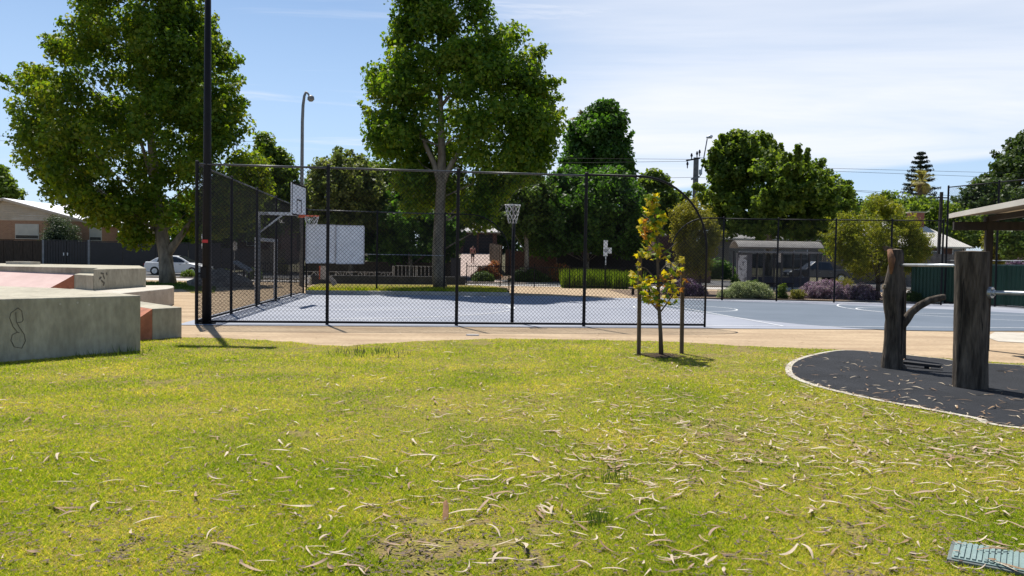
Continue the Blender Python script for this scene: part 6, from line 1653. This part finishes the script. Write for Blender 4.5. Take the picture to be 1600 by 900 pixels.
# ------------------------------------------------------------------ vehicles
def vehicle(name, label, cx, Y, z, L, flip, lower, cabin, mat, W=1.76, wheel_x=(.82, 3.55), wr=.32, glass=None, cat='car'):
    """lower/cabin: side outlines (x along length, height)"""
    t = thing(name, (cx, Y, z), label, cat)
    sx = -1 if flip else 1
    X = lambda x: cx + sx * (x - L / 2)
    mb = MB(); n = len(lower)
    for (yy, k) in ((Y, 1.0), (Y + W, 1.0)): pass
    rings = [(0.0, .10), (.10, .0), (W - .10, .0), (W, .10)]
    vs = []
    for (yo, ins) in rings:
        for (x, zz) in lower:
            xc = L / 2 + (x - L / 2) * (1 - ins * .25); vs.append((X(xc), Y + yo, z + zz - (ins * .35 if zz > .6 else -ins * .2)))
    fs = [tuple(range(n)), tuple(3 * n + j for j in range(n - 1, -1, -1))]
    for r in range(3): fs += [(r * n + j, r * n + (j + 1) % n, (r + 1) * n + (j + 1) % n, (r + 1) * n + j) for j in range(n)]
    mb.add(vs, fs); body = mb.build('body', mat, t, bevel=.03)
    mb = MB(); n = len(cabin); vs = []
    zb = min(c[1] for c in cabin); zh = max(c[1] for c in cabin)
    for side in (0, 1):
        for (x, zz) in cabin:
            ins = .06 + .20 * (zz - zb) / (zh - zb); vs.append((X(x), Y + (ins if side == 0 else W - ins), z + zz))
    fs = [tuple(range(n)), tuple(n + j for j in range(n - 1, -1, -1))] + [(j, (j + 1) % n, n + (j + 1) % n, n + j) for j in range(n)]
    mb.add(vs, fs); mb.build('cabin', mat, t, bevel=.05)
    for g in glass:
        for side in (0, 1):
            vs = []
            for (x, zz) in g:
                ins = .06 + .20 * (zz - zb) / (zh - zb) - .012; vs.append(Vector((X(x), Y + (ins if side == 0 else W - ins), z + zz)))
            mb = MB(); mb.extr(vs, (0, .008 if side == 0 else -.008, 0)); mb.build('window', m_glass, t)
    # front and rear screens
    for wx in wheel_x:
        for yo in (-.01, W - .19):
            c = Vector((X(wx), Y + yo, z + wr)); mb = MB(); mb.tube([c, c + Vector((0, .2, 0))], wr, 20); w = mb.build('wheel', m_tyre, t, smooth=False)
            yf = -.008 if yo < 0 else .208
            mb = MB(); mb.tube([c + Vector((0, yf, 0)), c + Vector((0, yf + .004, 0))], wr * .62, 14); mb.build('rim', m_galv, w)
    for yo in (.12, W - .42):
        mb = MB(); mb.box(X(.02) - .04, X(.02) + .04, Y + yo, Y + yo + .3, z + .72, z + .84); mb.build('tail_light', m_red, t)
        mb = MB(); mb.box(X(L - .05) - .04, X(L - .05) + .04, Y + yo, Y + yo + .3, z + .6, z + .72); mb.build('headlight', m_white, t)
    mb = MB(); mb.box(min(X(3.05), X(3.2)), max(X(3.05), X(3.2)), Y - .12, Y + .07, z + .92, z + 1.04); mb.build('side_mirror', mat, t)
    for xx in (1.75, 2.6):
        mb = MB(); mb.box(min(X(xx), X(xx + .16)), max(X(xx), X(xx + .16)), Y - .008, Y + .01, z + .80, z + .83); mb.build('door_handle', m_grey, t)
    return t
Yc = 58.3; cc = at(272, 433, Yc); Lc = 4.5
lower = [(0.05, .28), (0.0, .55), (.03, .80), (.12, .98), (.9, .97), (2.5, .95), (3.35, .93), (4.05, .80), (4.4, .68), (4.5, .5), (4.46, .25), (3.95, .2), (.6, .2)]
cabin = [(.35, .93), (.75, 1.22), (1.25, 1.41), (1.9, 1.46), (2.35, 1.42), (2.75, 1.28), (3.4, .91)]
gl = [[(.95, .98), (1.05, 1.24), (1.35, 1.35), (1.85, 1.38), (1.88, .97)], [(1.96, .97), (1.94, 1.385), (2.28, 1.355), (2.66, 1.22), (3.12, .955)]]
t = vehicle('parked_car', 'white hatchback parked on the street behind the left plane tree', cc.x, Yc, zt(Yc) + .012, Lc, False, lower, cabin, m_carw, glass=gl)
# windscreen and rear screen
zc0 = zt(Yc) + .012
for (xa, za, xb, zb2, nm) in ((2.44, 1.405, 3.30, .965, 'windscreen'), (.44, 1.01, .80, 1.255, 'rear_screen')):
    off = Vector((.022, 0, .022)) if nm == 'windscreen' else Vector((-.018, 0, .02))
    X = lambda x: cc.x + (x - Lc / 2)
    mb = MB(); mb.extr([Vector((X(xa), Yc + .3, zc0 + za)) + off, Vector((X(xb), Yc + .2, zc0 + zb2)) + off, Vector((X(xb), Yc + 1.56, zc0 + zb2)) + off, Vector((X(xa), Yc + 1.46, zc0 + za)) + off], (0, 0, .01)); mb.build(nm, m_glass, t)
Yu = 63; cu = at(1276, 428, Yu)
lower = [(0.0, .45), (0.0, 1.05), (1.7, 1.05), (3.5, 1.05), (4.7, .98), (5.0, .8), (5.05, .45), (4.7, .4), (.4, .4)]
cabin = [(1.55, 1.0), (1.75, 1.62), (2.9, 1.66), (3.75, 1.02)]
gl = [[(1.85, 1.08), (1.92, 1.52), (2.45, 1.56), (2.48, 1.08)], [(2.56, 1.08), (2.54, 1.56), (2.82, 1.57), (3.4, 1.08)]]
vehicle('parked_ute', 'dark parked ute seen through the right half of the bus shelter', cu.x, Yu - 1, zt(Yu - 1) + .05, 5.05, True, lower, cabin, m_card, W=1.8, wheel_x=(1.0, 4.1), wr=.37, glass=gl, cat='ute')

# ------------------------------------------------------------------ person on the driveway
Yq = 78; pb_ = at(738.5, 409, Yq); zf = zt(Yq) + .024
pb_ = Vector((pb_.x, Yq, zf))
t = thing('person', tuple(pb_), 'person in a pink top and dark shorts walking up the driveway', 'person')
def skin(name, joints, edges, mat, root=0):
    me = bpy.data.meshes.new(name); me.from_pydata([tuple(Vector(j[0])) for j in joints], edges, [])
    o = link_mesh(name, me, mat, t)
    o.modifiers.new('skin', 'SKIN'); sv = me.skin_vertices[0].data
    for i, j in enumerate(joints):
        sv[i].radius = (j[1], j[2] if len(j) > 2 else j[1]); sv[i].use_root = (i == root)
    s = o.modifiers.new('sub', 'SUBSURF'); s.levels = 1; s.render_levels = 1
    return o
m_skin = M('skin', (.42, .24, .17), .6, var=.05)
J = [((0, 0, .95), .14, .1), ((0, 0, 1.2), .13, .09), ((0, 0, 1.42), .15, .09), ((0, 0, 1.52), .055), ((0, .01, 1.6), .085), ((0, .01, 1.71), .09),
     ((-.19, 0, 1.42), .055), ((-.25, .05, 1.15), .045), ((-.24, .18, .93), .035), ((-.24, .21, .85), .038),
     ((.19, 0, 1.42), .055), ((.25, -.05, 1.15), .045), ((.26, .02, .92), .035), ((.26, .04, .84), .038),
     ((-.09, 0, .88), .085), ((-.10, .10, .50), .06), ((-.10, -.02, .08), .042), ((-.10, .12, .035), .036),
     ((.09, 0, .88), .085), ((.10, -.04, .50), .06), ((.10, -.26, .13), .042), ((.10, -.18, .04), .036)]
E = [(0, 1), (1, 2), (2, 3), (3, 4), (4, 5), (2, 6), (6, 7), (7, 8), (8, 9), (2, 10), (10, 11), (11, 12), (12, 13), (0, 14), (14, 15), (15, 16), (16, 17), (0, 18), (18, 19), (19, 20), (20, 21)]
skin('body', J, E, m_skin)
skin('shirt', [((0, 0, .98), .155, .115), ((0, 0, 1.2), .15, .11), ((0, 0, 1.43), .165, .11), ((-.19, 0, 1.42), .075), ((-.235, .03, 1.25), .065), ((.19, 0, 1.42), .075), ((.235, -.03, 1.25), .065)], [(0, 1), (1, 2), (2, 3), (3, 4), (2, 5), (5, 6)], M('pink_shirt', (.5, .22, .2), .8))
skin('shorts', [((0, 0, .98), .16, .12), ((0, 0, .9), .15, .12), ((-.095, .03, .78), .1), ((-.10, .09, .56), .085), ((.095, -.01, .78), .1), ((.10, -.035, .56), .085)], [(0, 1), (1, 2), (2, 3), (1, 4), (4, 5)], M('dark_shorts', (.03, .03, .035), .8))
skin('hair', [((0, -.02, 1.66), .09), ((0, -.015, 1.74), .085)], [(0, 1)], M('brown_hair', (.06, .04, .03), .7))
